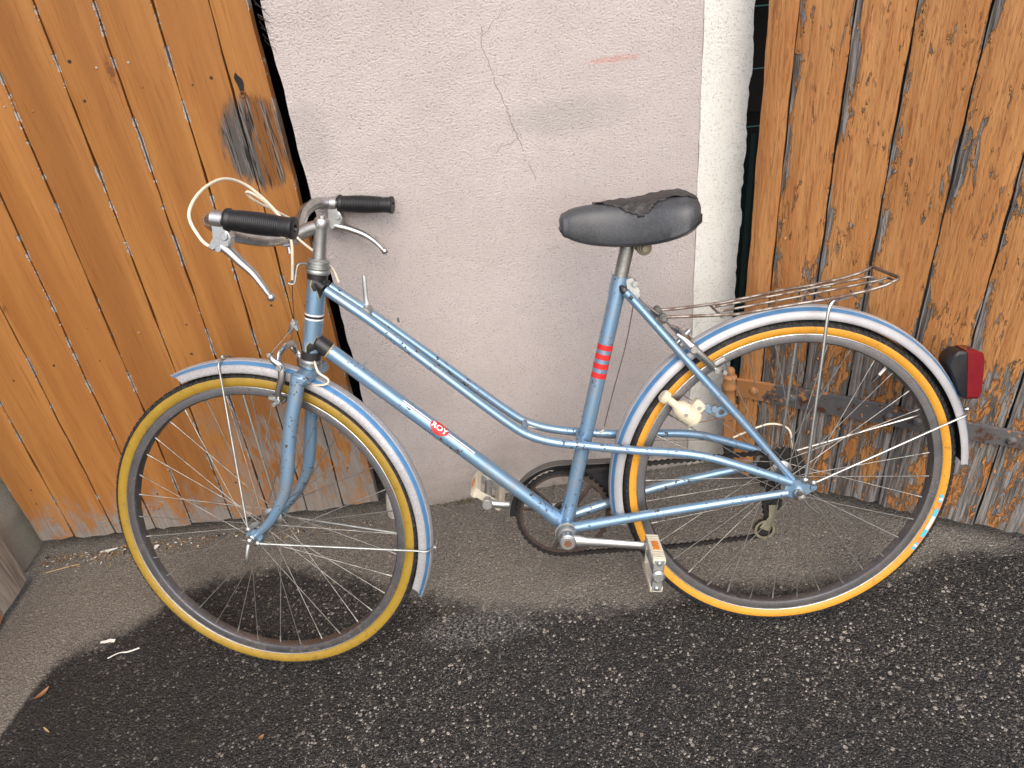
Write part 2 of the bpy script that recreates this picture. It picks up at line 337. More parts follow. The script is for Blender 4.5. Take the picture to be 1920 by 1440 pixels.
def m_strap():
    t = NT('flaking_painted_iron'); n1 = t.noise(40, 5, 0.7); n2 = t.noise(80, 4, 0.6); X = t.sep(t.obj())
    grey = t.mix(n2, (0.055, 0.055, 0.058), (0.15, 0.148, 0.15))
    rust = t.mix(n2, (0.035, 0.015, 0.008), (0.11, 0.042, 0.018))
    base = t.mix(t.ramp(n1, 0.54, 0.62), grey, rust)
    thr = t.mixf(t.ramp(X[0], -0.19, -0.12), 0.36, 0.63)
    pm = t.math('ADD', t.noise(34, 5, 0.65), t.ramp(X[2], 0.315, 0.328, 0, 0.08))
    pm = t.ramp(t.math('SUBTRACT', pm, thr), 0.0, 0.02)
    base = t.mix(pm, base, (0.42, 0.20, 0.075))
    return t.set(base, 0.7, 0.1, t.bump(t.math('ADD', pm, n1), 0.6, 0.002))
ASPHALT = m_asphalt()
PINK = m_render('pink_roughcast', (0.53, 0.475, 0.460), (0.60, 0.545, 0.530), (0.49, 0.440, 0.415), True)
WHITEB = m_render('white_roughcast', (0.70, 0.695, 0.655), (0.76, 0.755, 0.715), (0.66, 0.655, 0.61), False, 0.0022)
STONE = m_render('beige_render', (0.58, 0.54, 0.45), (0.64, 0.60, 0.50), (0.50, 0.46, 0.38))
LDOOR = m_left_door(); RDOOR = m_right_door(); GREYW = m_grey_wood(); STRAP = m_strap()
FLAKE = plain('paint_flake', (0.42, 0.18, 0.055), 0.55, 0, 0.3, 60)
ENDGRAIN = plain('rotten_dark_wood', (0.035, 0.027, 0.022), 0.9, 0, 0.5, 40, bump=0.5, bscale=90)
DARK = plain('shade_black_plaster', (0.010, 0.010, 0.010), 0.95, 0, 0.3, 5)  # near-black base colour stands in for the shade inside the garages
GREENT = plain('dark_green_sheet', (0.006, 0.022, 0.018), 0.6, 0, 0.3, 12)
TEAL = plain('teal_cord', (0.05, 0.20, 0.18), 0.5, 0, 0.2, 40)
NAILM = plain('rusty_nail', (0.045, 0.028, 0.02), 0.7, 0.4, 0.5, 200)
CRACKM = plain('dark_crack', (0.25, 0.22, 0.205), 0.95, 0, 0.3, 50)
LEAFM = plain('brown_dead_leaf', (0.20, 0.095, 0.035), 0.7, 0, 0.4, 90)
STRAW = plain('dry_straw', (0.34, 0.25, 0.12), 0.7, 0, 0.3, 60)
PALE = plain('pale_scrap', (0.60, 0.59, 0.55), 0.7, 0, 0.1, 80)
MOSSM = plain('moss_green', (0.035, 0.045, 0.015), 0.9, 0, 0.5, 90)

# ------------------------------------------------------------------ mesh helpers
def V3(*a): return np.array(a, float)
def norm(v): v = np.asarray(v, float); return v / (np.linalg.norm(v) + 1e-12)
def spline(pts, n=8):
    P = np.array(pts, float); out = []
    Q = np.vstack([2 * P[0] - P[1], P, 2 * P[-1] - P[-2]])
    for i in range(1, len(Q) - 2):
        p0, p1, p2, p3 = Q[i - 1], Q[i], Q[i + 1], Q[i + 2]
        for t in np.linspace(0, 1, n, endpoint=False):
            out.append(0.5 * ((2 * p1) + (-p0 + p2) * t + (2 * p0 - 5 * p1 + 4 * p2 - p3) * t * t + (-p0 + 3 * p1 - 3 * p2 + p3) * t ** 3))
    out.append(P[-1]); return np.array(out)
class MB:
    def __init__(s): s.v = []; s.f = []; s.m = []; s.uv = None
    def add(s, v, f, m=0):
        o = len(s.v); s.v.extend([tuple(map(float, q)) for q in v]); s.f.extend([tuple(i + o for i in g) for g in f]); s.m.extend([m] * len(f)); return s
    def tube(s, pts, r, n=10, m=0, caps=True, flat=None, up=None):
        """tube along a polyline; flat=(a,b) scales the section along/around the 'up' hint"""
        P = np.array(pts, float); N = len(P); R = np.full(N, r) if np.isscalar(r) else np.array(r, float)
        T = np.zeros_like(P); T[1:-1] = P[2:] - P[:-2]; T[0] = P[1] - P[0]; T[-1] = P[-1] - P[-2]
        T = T / (np.linalg.norm(T, axis=1)[:, None] + 1e-12)
        a = np.array(up, float) if up is not None else (V3(0, 1, 0) if abs(T[0][1]) < 0.9 else V3(1, 0, 0))
        u = norm(a - T[0] * (a @ T[0])); vs = []
        ang = np.linspace(0, 2 * np.pi, n, endpoint=False); fa, fb = flat if flat else (1, 1)
        for i in range(N):
            u = norm(u - T[i] * (u @ T[i])); b = np.cross(T[i], u)
            for t in ang: vs.append(P[i] + R[i] * (fa * np.cos(t) * u + fb * np.sin(t) * b))
        fs = [(i * n + k, i * n + (k + 1) % n, (i + 1) * n + (k + 1) % n, (i + 1) * n + k) for i in range(N - 1) for k in range(n)]
        if caps: fs += [tuple(range(n))[::-1], tuple(range((N - 1) * n, N * n))]
        return s.add(vs, fs, m)
    def lathe(s, prof, axis_o, axis_d, n=32, m=0, closed=False, a0=0.0, a1=2 * np.pi, mats=None):
        """prof: (radius, height along axis)"""
        d = norm(axis_d); a = V3(1, 0, 0) if abs(d[0]) < 0.9 else V3(0, 0, 1)
        e1 = norm(a - d * (a @ d)); e2 = np.cross(d, e1); full = abs(a1 - a0 - 2 * np.pi) < 1e-6
        K = n if full else n + 1; ang = a0 + (a1 - a0) * np.arange(K) / n; L = len(prof); o = np.array(axis_o, float)
        vs = [o + d * h + r * (np.cos(t) * e1 + np.sin(t) * e2) for t in ang for r, h in prof]
        for i in range(n):
            j = (i + 1) % K
            fs = []; ms = []
            for k in range(L if closed else L - 1):
                k2 = (k + 1) % L; fs.append((i * L + k, j * L + k, j * L + k2, i * L + k2)); ms.append(mats[k] if mats else m)
            if i == 0: F = []; M = []
            F += fs; M += ms
        o2 = len(s.v); s.v.extend([tuple(map(float, q)) for q in vs]); s.f.extend([tuple(x + o2 for x in g) for g in F]); s.m.extend(M); return s
    def cyl(s, p0, p1, r, n=16, m=0, bev=0.0):
        p0 = np.array(p0, float); p1 = np.array(p1, float); L = np.linalg.norm(p1 - p0); b = bev or min(r, L) * 0.12
        return s.lathe([(1e-5, 0), (r - b, 0), (r, b), (r, L - b), (r - b, L), (1e-5, L)], p0, p1 - p0, n, m)
    def box(s, c, size, M=None, m=0, bev=0.0):
        c = np.array(c, float); h = np.array(size, float) / 2; M = np.eye(3) if M is None else np.array(M, float)
        if not bev:
            vs = [c + M @ (h * V3(x, y, z)) for x in (-1, 1) for y in (-1, 1) for z in (-1, 1)]
            return s.add(vs, [(0, 1, 3, 2), (4, 6, 7, 5), (0, 4, 5, 1), (2, 3, 7, 6), (0, 2, 6, 4), (1, 5, 7, 3)], m)
        b = min(bev, h.min() * 0.9); vs = []; idx = {}
        for x in (-1, 1):
            for y in (-1, 1):
                for z in (-1, 1):
                    sg = V3(x, y, z)
                    for k in range(3):
                        q = h.copy() - b; q[k] = h[k]; idx[(x, y, z, k)] = len(vs); vs.append(c + M @ (q * sg))
        fs = []
        for k in range(3):
            a, bb = [i for i in range(3) if i != k]
            for sg in (-1, 1):
                q = []
                for x, y in ((-1, -1), (1, -1), (1, 1), (-1, 1)):
                    t = [0, 0, 0]; t[k] = sg; t[a] = x; t[bb] = y; q.append(idx[(*t, k)])
                fs.append(tuple(q if (sg > 0) == (k != 1) else q[::-1]))
        for k in range(3):
            a, bb = [i for i in range(3) if i != k]
            for x in (-1, 1):
                for y in (-1, 1):
                    t0 = [0, 0, 0]; t0[a] = x; t0[bb] = y; t0[k] = -1; t1 = list(t0); t1[k] = 1
                    fs.append((idx[(*t0, a)], idx[(*t1, a)], idx[(*t1, bb)], idx[(*t0, bb)]))
        for x in (-1, 1):
            for y in (-1, 1):
                for z in (-1, 1): fs.append((idx[(x, y, z, 0)], idx[(x, y, z, 1)], idx[(x, y, z, 2)]))
        return s.add(vs, fs, m)
    def prism(s, poly, y0, y1, m=0, bev=0.0):
        """polygon in x,z extruded along y"""
        P = np.array(poly, float); n = len(P); c = P.mean(0)
        if bev:
            In = c + (P - c) * (1 - bev / max(1e-6, np.linalg.norm(P - c, axis=1).mean()))
            rings = [(In, y0), (P, y0 + bev * (1 if y1 > y0 else -1)), (P, y1 - bev * (1 if y1 > y0 else -1)), (In, y1)]
        else: rings = [(P, y0), (P, y1)]
        vs = [(q[0], y, q[1]) for R, y in rings for q in R]; K = len(rings)
        fs = [(i * n + k, i * n + (k + 1) % n, (i + 1) * n + (k + 1) % n, (i + 1) * n + k) for i in range(K - 1) for k in range(n)]
        fs += [tuple(range(n))[::-1], tuple(range((K - 1) * n, K * n))]
        return s.add(vs, fs, m)
    def ball(s, c, r, m=0, n=12):
        r = V3(r, r, r) if np.isscalar(r) else np.array(r, float)
        o = len(s.v); h = n // 2
        s.lathe([(math.sin(math.pi * i / h) + 1e-5, -math.cos(math.pi * i / h)) for i in range(h + 1)], (0, 0, 0), (0, 0, 1), n, m)
        for i in range(o, len(s.v)): s.v[i] = tuple(np.array(c, float) + np.array(s.v[i]) * r)
        return s
    def build(s, name, mats, parent=None, tf=None, smooth=40, fix=True):
        me = bpy.data.meshes.new(name)
        vs = s.v if tf is None else [tuple(q) for q in tf(np.array(s.v))]
        me.from_pydata(vs, [], s.f)
        for mm in (mats if isinstance(mats, (list, tuple)) else [mats]): me.materials.append(mm)
        me.polygons.foreach_set('material_index', s.m)
        if s.uv is not None:
            ul = me.uv_layers.new(name='UVMap'); li = np.zeros(len(me.loops), int); me.loops.foreach_get('vertex_index', li)
            ul.data.foreach_set('uv', np.array(s.uv)[li].astype('f').ravel())
        me.validate(); me.update()
        if fix:
            import bmesh
            bm = bmesh.new(); bm.from_mesh(me); bmesh.ops.recalc_face_normals(bm, faces=bm.faces); bm.to_mesh(me); bm.free()
        if smooth:
            me.polygons.foreach_set('use_smooth', [True] * len(me.polygons)); me.set_sharp_from_angle(angle=rad(smooth))
        o = bpy.data.objects.new(name, me); COL.objects.link(o)
        if parent is not None: o.parent = parent
        return o
def empty(name, loc=(0, 0, 0), rot=(0, 0, 0)):
    o = bpy.data.objects.new(name, None); COL.objects.link(o); o.location = loc; o.rotation_euler = rot; o.empty_display_size = 0.1; return o
def tag(o, label=None, cat=None, group=None, kind=None):
    for k, v in (('label', label), ('category', cat), ('group', group), ('kind', kind)):
        if v: o[k] = v
    return o

# ------------------------------------------------------------------ ground
g = MB()
xs = [-60, -8, -3, -2, 1.5, 4, 10, 60]; ys = [-60, -8, -2, 0.6, 3, 10, 60]
g.add([(x, y, 0) for x in xs for y in ys], [(i * len(ys) + j, (i + 1) * len(ys) + j, (i + 1) * len(ys) + j + 1, i * len(ys) + j + 1) for i in range(len(xs) - 1) for j in range(len(ys) - 1)])
tag(g.build('asphalt_ground', ASPHALT, smooth=0, fix=False), 'worn grey and black asphalt yard with exposed stones', 'ground', None, 'structure')

# ------------------------------------------------------------------ house wall (its own axes: x along the wall, y into it)
WA = rad(5.4)
wall = tag(empty('house_wall', (-0.77, 0.446, 0), (0, 0, WA)), 'pink roughcast house wall with a white corner band, behind the bicycle', 'wall')
WL, WB, WR, WH = -0.118, 0.676, 0.774, 2.6
def rough_block(x0, x1, y0, y1, z0, z1, nx, nz, amp, mb, wob=(0.0, 0.0)):
    """block with a gently uneven front face and slightly wavering vertical corners"""
    X = np.linspace(x0, x1, nx + 1); Z = np.linspace(z0, z1, nz + 1); vs = []
    for j, z in enumerate(Z):
        wl = wob[0] * (math.sin(z * 31) + math.sin(z * 77 + 1) * .6 + RNG.normal(0, .5)); wr = wob[1] * (math.sin(z * 37 + 2) + math.sin(z * 83) * .6 + RNG.normal(0, .6))
        for i, x in enumerate(X):
            k = i / nx; vs.append((x + wl * (1 - k) + wr * k, y0 + RNG.normal(0, amp), z))
    n = nx + 1; N = len(vs)
    fs = [(j * n + i, j * n + i + 1, (j + 1) * n + i + 1, (j + 1) * n + i) for j in range(nz) for i in range(nx)]
    vs += [(q[0], y1, q[2]) for q in vs]
    fs += [(N + j * n, j * n, (j + 1) * n, N + (j + 1) * n) for j in range(nz)] + [(j * n + nx, N + j * n + nx, N + (j + 1) * n + nx, (j + 1) * n + nx) for j in range(nz)]
    fs += [(i + 1, i, N + i, N + i + 1) for i in range(nx)] + [(nz * n + i, nz * n + i + 1, N + nz * n + i + 1, N + nz * n + i) for i in range(nx)]
    mb.add(vs, fs)
a = MB(); rough_block(WL, WB, 0, 0.34, -0.02, WH, 40, 120, 0.0006, a, (0.0012, 0)); a.build('pink_render', PINK, wall, smooth=60)
a = MB(); rough_block(WB, WR, -0.0025, 0.34, -0.02, WH, 8, 200, 0.0005, a, (0.0006, 0.0017)); a.build('corner_band', WHITEB, wall, smooth=60)['label'] = 'white roughcast corner band'
# pale plinth stone at the foot of the left corner
a = MB(); a.tube([(WL + 0.012, -0.006, -0.02), (WL + 0.013, -0.008, 0.03), (WL + 0.016, -0.004, 0.07), (WL + 0.018, 0.0, 0.10)], [0.026, 0.024, 0.019, 0.010], 12)
a.build('plinth_stone', WHITEB, wall)
# hairline crack
ck = [(0.262, 1.135), (0.256, 1.105), (0.268, 1.07), (0.275, 1.03), (0.290, 0.985), (0.300, 0.95), (0.312, 0.91), (0.322, 0.875), (0.334, 0.845), (0.342, 0.80)]
pts = []
for (x0, z0), (x1, z1) in zip(ck[:-1], ck[1:]):
    for k in np.linspace(0, 1, 5, endpoint=False): pts.append((x0 + (x1 - x0) * k + random.uniform(-.0022, .0022), -0.0004, z0 + (z1 - z0) * k))
a = MB(); a.tube(pts, [max(0.00055, 0.0007 * math.sin(math.pi * (0.08 + 0.9 * i / len(pts)))) for i in range(len(pts))], 5)
for st, dx in ((3, .05), (28, -.045)):
    b = [pts[st]]; 
    for k in range(7): b.append((b[-1][0] + dx / 7, -0.0004, b[-1][2] + random.uniform(-.004, .012) * (1 if dx > 0 else -1)))
    a.tube(b, 0.0005, 4)
a.build('crack', CRACKM, wall)

# building shell behind: dark garages either side of the wall, lintels above the door openings
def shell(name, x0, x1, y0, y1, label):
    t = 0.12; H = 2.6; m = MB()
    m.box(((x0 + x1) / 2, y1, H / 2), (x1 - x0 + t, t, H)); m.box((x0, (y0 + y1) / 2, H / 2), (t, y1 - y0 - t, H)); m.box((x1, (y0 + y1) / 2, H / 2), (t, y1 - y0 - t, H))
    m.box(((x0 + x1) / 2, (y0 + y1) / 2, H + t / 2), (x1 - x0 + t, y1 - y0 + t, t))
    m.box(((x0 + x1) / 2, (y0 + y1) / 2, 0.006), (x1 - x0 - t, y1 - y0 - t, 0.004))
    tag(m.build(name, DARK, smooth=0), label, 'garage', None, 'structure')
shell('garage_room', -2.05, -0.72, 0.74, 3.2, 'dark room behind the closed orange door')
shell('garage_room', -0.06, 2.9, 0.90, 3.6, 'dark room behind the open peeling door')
a = MB(); a.box((-1.45, 0.62, 2.3), (1.13, 0.30, 0.6)); tag(a.build('door_lintel', PINK, smooth=0), 'rendered lintel above the closed orange door', 'lintel', None, 'structure')
a = MB(); a.box((1.45, 0.74, 2.3), (2.85, 0.30, 0.6)); tag(a.build('door_lintel', PINK, smooth=0), 'rendered lintel above the open doorway', 'lintel', None, 'structure')

# ------------------------------------------------------------------ wooden doors
def plank_mesh(x0b, x0t, x1b, x1t, z0, z1, th, gap, rag=0.004, nz=44, nx=5, cup=0.0012, seed=0):
    r = np.random.default_rng(seed); mb = MB(); vs = []; uv = []
    ph = r.uniform(0, 6, 4); zb = z0 + r.uniform(-rag, rag)
    for j in range(nz + 1):
        k = j / nz; 
        for i in range(nx + 1):
            c = i / nx
            zz = zb + (z1 - zb) * k + (r.uniform(-rag, rag) * .6 if j == 0 else 0)
            kk = (zz - z0) / (z1 - z0)
            xl = x0b + (x0t - x0b) * kk + gap / 2 + 0.0008 * math.sin(zz * 23 + ph[0]) + 0.0006 * math.sin(zz * 61 + ph[1])
            xr = x1b + (x1t - x1b) * kk - gap / 2 + 0.0008 * math.sin(zz * 19 + ph[2]) + 0.0006 * math.sin(zz * 57 + ph[3])
            e = 0.003 if i in (0, nx) else 0.0
            cc = c if 0 < i < nx else c
            vs.append((xl + (xr - xl) * cc, e + cup * (2 * c - 1) ** 2 + r.normal(0, 0.00025), zz)); uv.append((c, k))
    n = nx + 1; N = len(vs)
    fs = [(j * n + i, j * n + i + 1, (j + 1) * n + i + 1, (j + 1) * n + i) for j in range(nz) for i in range(nx)]
    vs += [(q[0], th, q[2]) for q in vs]; uv += uv
    fs += [(N + j * n, j * n, (j + 1) * n, N + (j + 1) * n) for j in range(nz)] + [(j * n + nx, N + j * n + nx, N + (j + 1) * n + nx, (j + 1) * n + nx) for j in range(nz)]
    fs += [(i + 1, i, N + i, N + i + 1) for i in range(nx)] + [(nz * n + i, nz * n + i + 1, N + nz * n + i + 1, N + nz * n + i) for i in range(nx)]
    fs += [(N + j * n + i + 1, N + j * n + i, N + (j + 1) * n + i, N + (j + 1) * n + i + 1) for j in range(nz) for i in range(nx)]
    mb.add(vs, fs); mb.uv = uv
    for q, f in enumerate(mb.f):
        if all(i >= N for i in f): mb.m[q] = 1
    return mb
# closed door left of the wall
ld = tag(empty('wooden_door', (-1.80, 0.395, 0), (0, 0, math.atan2(0.03036, 0.99954))), 'orange-brown plank door left of the pink wall, behind the front wheel', 'door')
bb = [0.0, .09, .197, .302, .398, .503, .602, .70, .795, .888]; LDH = 2.05; tilt = 0.028
for i in range(9):
    l0, l1 = bb[i], bb[i + 1]
    lt = l0 + (0 if i == 0 else tilt * LDH); rt = l1 + (0.012 if i == 8 else tilt * LDH)
    m = plank_mesh(l0, lt, l1, rt, 0.047, LDH, 0.03, 0.0036, 0.004, 60, 5, 0.0008, 10 + i)
    m.build('plank', [LDOOR, ENDGRAIN], ld, smooth=35)
for z in (0.25, 1.45):                                    # ledges behind the boards
    a = MB(); a.box((0.45, 0.045, z), (0.82, 0.028, 0.12), bev=0.003); a.build('ledge', ENDGRAIN, ld)
def nail(x, z, r, parent, mat=NAILM):
    a = MB(); a.lathe([(1e-5, -0.0016), (r * .7, -0.0014), (r, -0.0002), (r, 0.004)], (x, 0.0006, z), (0, 1, 0), 10); return a.build('nail', mat, parent)
for zrow, js in ((1.16, 0.012), (1.10, 0.01), (0.62, 0.02), (0.545, 0.015), (0.22, 0.02), (0.16, 0.02)):
    for i in range(9):
        z = zrow + random.uniform(-js, js); x0 = bb[i] + tilt * z; x1 = bb[i + 1] + tilt * z
        for k in ((0.28, 0.74) if zrow > 1 else (0.5,)):
            if random.random() < 0.55: nail(x0 + (x1 - x0) * (k + random.uniform(-.14, .14)), z + random.uniform(-.012, .012), random.uniform(.0018, .0036), ld, NAILM if random.random() < .55 else LDOOR)
# keyhole: a dark plate-less slot with rusty rim
a = MB(); kx, kz = 0.842, 1.095
kp = [(kx + .0062 * math.cos(q) * (1 + .25 * math.sin(3 * q + 1)) - .12 * .017 * math.sin(q), kz + .017 * math.sin(q) * (1 + .12 * math.sin(5 * q))) for q in np.linspace(0, 2 * math.pi, 16, endpoint=False)]; a.prism(kp, -0.0008, 0.012); a.build('keyhole', BLACK, ld)
a = MB(); a.lathe([(.003, -.003), (.0045, -.004), (.005, -.002), (.005, .002)], (kx + .001, -0.001, kz - .019), (0, 1, 0), 12); a.build('lock_pin', COPPER, ld)
# ragged dark fibres along the free edge, top
a = MB()
for k in range(12):
    z = random.uniform(1.16, 1.24); x = 0.905; p = [(x, .004, z)]; 
    for q in range(4): p.append((p[-1][0] + random.uniform(.002, .006), p[-1][1] - random.uniform(.0, .002), p[-1][2] - random.uniform(.0, .008)))
    a.tube(p, 0.0004, 4)
tag(a.build('frayed_fibre', ENDGRAIN, ld), None, None, None, 'stuff')

# open door on the right
RT = math.atan2(-0.47496, 0.88001)
rd = tag(empty('wooden_door', (0.192, 0.313, 0), (0, 0, RT)), 'open door of peeling orange paint on grey planks, behind the rear wheel', 'door')
rb = [-.224, -.174, -.083, .011, .117, .216, .316, .414, .512, .61, .70]
for i in range(10):
    m = plank_mesh(rb[i], rb[i], rb[i + 1], rb[i + 1], 0.045, 2.05, 0.032, 0.0012 if i == 0 else 0.0036, 0.007, 70, 6, 0.0018, 40 + i)
    y = random.uniform(-0.0022, 0.0022)
    m.v = [(p[0], p[1] + (y if i else -0.003), p[2]) for p in m.v]
    m.build('plank', [RDOOR, ENDGRAIN], rd, smooth=35)
for z in (0.30, 1.5):
    a = MB(); a.box((0.24, 0.048, z), (0.86, 0.028, 0.13), bev=0.003); a.build('ledge', ENDGRAIN, rd)
# strap hinge with pintle
a = MB(); pr = [(-.226, .288), (-.226, .334), (-.06, .338), (.20, .331), (.62, .312), (.66, .302), (.62, .292), (.20, .286), (-.06, .284)]
a.prism(pr, -0.0125, -0.0035, bev=0.0015); sh = a.build('strap_hinge', STRAP, rd)
for x, z in ((-.185, .312), (-.10, .311), (.10, .308), (.155, .309), (.33, .303)):
    b = MB(); b.lathe([(1e-5, -.0085), (.006, -.0075), (.0095, -.003), (.0105, 0)], (x, -.012, z), (0, 1, 0), 10); b.build('bolt', STRAP, sh)
a = MB(); o = (-.243, -.004, 0.0)
a.lathe([(1e-5, .255), (.017, .256), (.0185, .262), (.0185, .268), (.0165, .272), (.016, .300), (.0175, .302), (.0185, .308), (.0165, .312), (.0155, .330), (.0165, .334), (.013, .338), (.009, .341), (.0105, .345), (.0100, .353), (.006, .358), (1e-5, .359)], o, (0, 0, 1), 18)
a.box((-.236, .002, .20), (.03, .022, .11), bev=.003)
a.build('hinge_pin', STRAP, rd)['label'] = 'hinge pin caked in orange paint'
# curled paint flakes standing off the boards (too many and small to pick apart)
a = MB(); nf = 0
while nf < 300:
    x = random.uniform(-.17, .66); z = random.betavariate(1.2, 2.0) * .75 + 0.06
    i = max(k for k in range(10) if rb[k] <= x); u = (x - rb[i]) / (rb[i + 1] - rb[i])
    if u < .03 or u > .97: continue
    if z > .6 and random.random() < .45 and u > .3: continue
    L = random.uniform(.003, .012); W = random.uniform(.0015, .004); cu = random.uniform(.001, .003); sgn = random.choice((-1, 1)); tilt_ = random.uniform(-.5, .5)
    vs = []
    for k in range(4):
        q = k / 3 - .15
        for s_ in (-.5, 0, .5):
            jx = random.uniform(-.0006, .0006)
            lx = s_ * W * (1 - .35 * (k == 3)) + jx; lz = q * L * sgn
            vs.append((x + lx * math.cos(tilt_) - lz * math.sin(tilt_), -0.0012 - cu * max(0, q) ** 1.7, z + lx * math.sin(tilt_) + lz * math.cos(tilt_)))
    a.add(vs, [(k * 3 + q, k * 3 + q + 1, (k + 1) * 3 + q + 1, (k + 1) * 3 + q) for k in range(3) for q in range(2)]); nf += 1
tag(a.build('paint_flake', FLAKE, rd, fix=False), None, None, None, 'stuff')
# things seen in the slit between wall and open door: a hanging dark green sheet with cords
gs = tag(empty('green_sheet', (0.16, 0.80, 0), (0, 0, rad(4))), 'dark green sheet in the slit between white corner and open door', 'sheet')
a = MB(); n = 30
vs = [(-.22 + .24 * i / n, .012 * math.sin(i * .9) + .004 * math.sin(i * 2.3), z) for z in (0.05, .42, .78) for i in range(n + 1)]
vs += [(p[0], p[1] + .003, p[2]) for p in vs]; K = 3 * (n + 1)
fs = [(j * (n + 1) + i, j * (n + 1) + i + 1, (j + 1) * (n + 1) + i + 1, (j + 1) * (n + 1) + i) for j in range(2) for i in range(n)]
a.add(vs, fs + [tuple(q + K for q in f)[::-1] for f in fs]); a.build('cloth', GREENT, gs)
for z in (.80, .93, 1.06):
    a = MB(); a.tube([(-.22, -.02, z), (-.1, -.025, z + .004), (.0, -.02, z)], .0016, 6); a.build('cord', TEAL, gs)

# left: rendered jamb and the grey leaf that swings out towards the viewer
jm = MB(); rough_block(0, 0.20, 0, 0.36, -.02, 2.6, 6, 60, .0012, jm, (0, .002))
# turned so that the long reveal faces the yard
J = jm.build('door_jamb', STONE); J.location = (-2.035, 0.325, 0); tag(J, 'beige rendered jamb at the lower left, beside the orange door', 'wall')
gl = tag(empty('grey_door_leaf', (-1.806, -0.262, 0), (0, 0, rad(88))), 'weathered grey wooden door leaf at the far left edge', 'door')
gx = [0.0, .115, .225, .335, .445, .555]
for i in range(5):
    plank_mesh(gx[i], gx[i], gx[i + 1], gx[i + 1], 0.022, 2.0, .03, .003, .004, 40, 4, .001, 70 + i).build('plank', [GREYW, ENDGRAIN], gl, smooth=35)

# ================================================================== bicycle
LEAN = 0.268116; R = 0.327
bike = tag(empty('bicycle', (0, 0, 0), (-LEAN, 0, 0)), 'light blue mixte town bicycle leaning against the pink wall', 'bicycle')
HC = V3(0, 0, R); FC = V3(-1.05646, 0, R)
HA = rad(73.5); AX = V3(math.cos(HA), 0, math.sin(HA)); BASE = V3(-1.00085, 0, 0.31053); STEER = -0.165815
_S = np.array(Matrix.Rotation(STEER, 3, Vector(AX)))
def steer(v): return (np.asarray(v) - BASE) @ _S.T + BASE
Y = V3(0, 1, 0)

# ---- wheels
def wheel(c, tf, side, label, valve_ang, hub_half, seed, lim):
    rim = MB()
    rp = [(.3005, -.0125), (.2990, -.0130), (.2840, -.0112), (.2815, -.0080), (.2812, .0080), (.2840, .0112), (.2990, .0130), (.3005, .0125), (.2970, .0105), (.2890, .0085), (.2890, -.0085), (.2970, -.0105)]
    rim.lathe(rp, c, Y, 160, closed=True)
    W = rim.build('wheel', RIM, bike, tf); W['label'] = label
    for sg in (-1, 1):
        lp_ = MB(); lp_.lathe([(.2990 + .0011 * math.cos(q), sg * .0130 + .0011 * math.sin(q)) for q in np.linspace(0, 2 * math.pi, 8, endpoint=False)], c, Y, 160, closed=True); lp_.build('rim_glint', CHROME, W, tf)  # added chrome ring, stands in for the bright highlight along the rim flange
    # tyre: coloured sidewalls below, black tread above
    t = MB(); cr, tr = .3105, .0165; prof = []; ms = []
    angs = list(np.linspace(-62, 242, 25))
    for k, d in enumerate(angs):
        prof.append((cr + tr * math.sin(rad(d)), -tr * math.cos(rad(d)) * 1.02))
    for k in range(len(angs) - 1):
        mid = (angs[k] + angs[k + 1]) / 2; ms.append(0 if (mid < lim or mid > 180 - lim) else 1)
    t.lathe(prof, c, Y, 160, mats=ms)
    t.build('tyre', [side, RUBBER], W, tf, smooth=50)
    # tread blocks on the shoulders
    tb = MB(); n = 150
    for i in range(n):
        a = 2 * math.pi * i / n
        for sg in (-1, 1):
            for dg in (lim + 9, lim + 30):
                d = rad(dg + (4 if i % 2 else 0)); rr = cr + (tr + .0006) * math.sin(d); yy = sg * (tr + .0006) * math.cos(d)
                er = V3(math.cos(a), 0, math.sin(a)); et = V3(-math.sin(a), 0, math.cos(a)); nn = er * math.sin(d) + Y * sg * math.cos(d)
                tb.box(np.array(c) + er * rr + Y * yy, (.0085, .0045, .0022), np.stack([et, np.cross(nn, et), nn], 1))
    tag(tb.build('tread_block', RUBBER, W, tf, smooth=0), None, None, None, 'stuff')
    h = MB(); f = hub_half
    h.lathe([(1e-5, -f - .026), (.0045, -f - .026), (.0045, -f - .004), (.012, -f - .004), (.013, -f + .001), (.022, -f + .002), (.022, -f + .005), (.013, -f + .008), (.0115, -f + .02), (.0115, f - .02), (.013, f - .008), (.022, f - .005), (.022, f - .002), (.013, f - .001), (.012, f + .004), (.0045, f + .004), (.0045, f + .026), (1e-5, f + .026)], c, Y, 28)
    h.build('hub', CHROME, W, tf)
    r = random.Random(seed)
    for i in range(36):
        th = 2 * math.pi * (i + .5) / 36; sg = -1 if i % 2 else 1; dr = 1 if (i // 2) % 2 else -1
        ha = th + dr * rad(66); p0 = np.array(c) + V3(.0195 * math.cos(ha), sg * (f - .0035), .0195 * math.sin(ha)); p1 = np.array(c) + V3(.2815 * math.cos(th), sg * .0025, .2815 * math.sin(th))
        d = norm(p1 - p0); s_ = MB(); s_.tube([p0, p1 - d * .013], .00092, 6); s_.tube([p1 - d * .0135, p1 - d * .003, p1 + d * .001], [.0016, .0019, .0021], 6); s_.build('spoke', SPOKE, W, tf)
    a = valve_ang; er = V3(math.cos(a), 0, math.sin(a)); v = MB(); cc = np.array(c)
    v.cyl(cc + er * .283, cc + er * .262, .0028, 10, 0); v.cyl(cc + er * .263, cc + er * .245, .0040, 10, 1); v.cyl(cc + er * .284, cc + er * .281, .006, 10, 1)
    v.build('valve', [PALE, BLACK], W, tf)
    return W
front = wheel(FC, steer, SIDE_F, 'front wheel with a grimy mustard-walled tyre', rad(66), .034, 3, 27)
rear = wheel(HC, None, SIDE_R, 'rear wheel with a bright orange-walled tyre', math.atan2(.206, .179), .036, 5, 20)

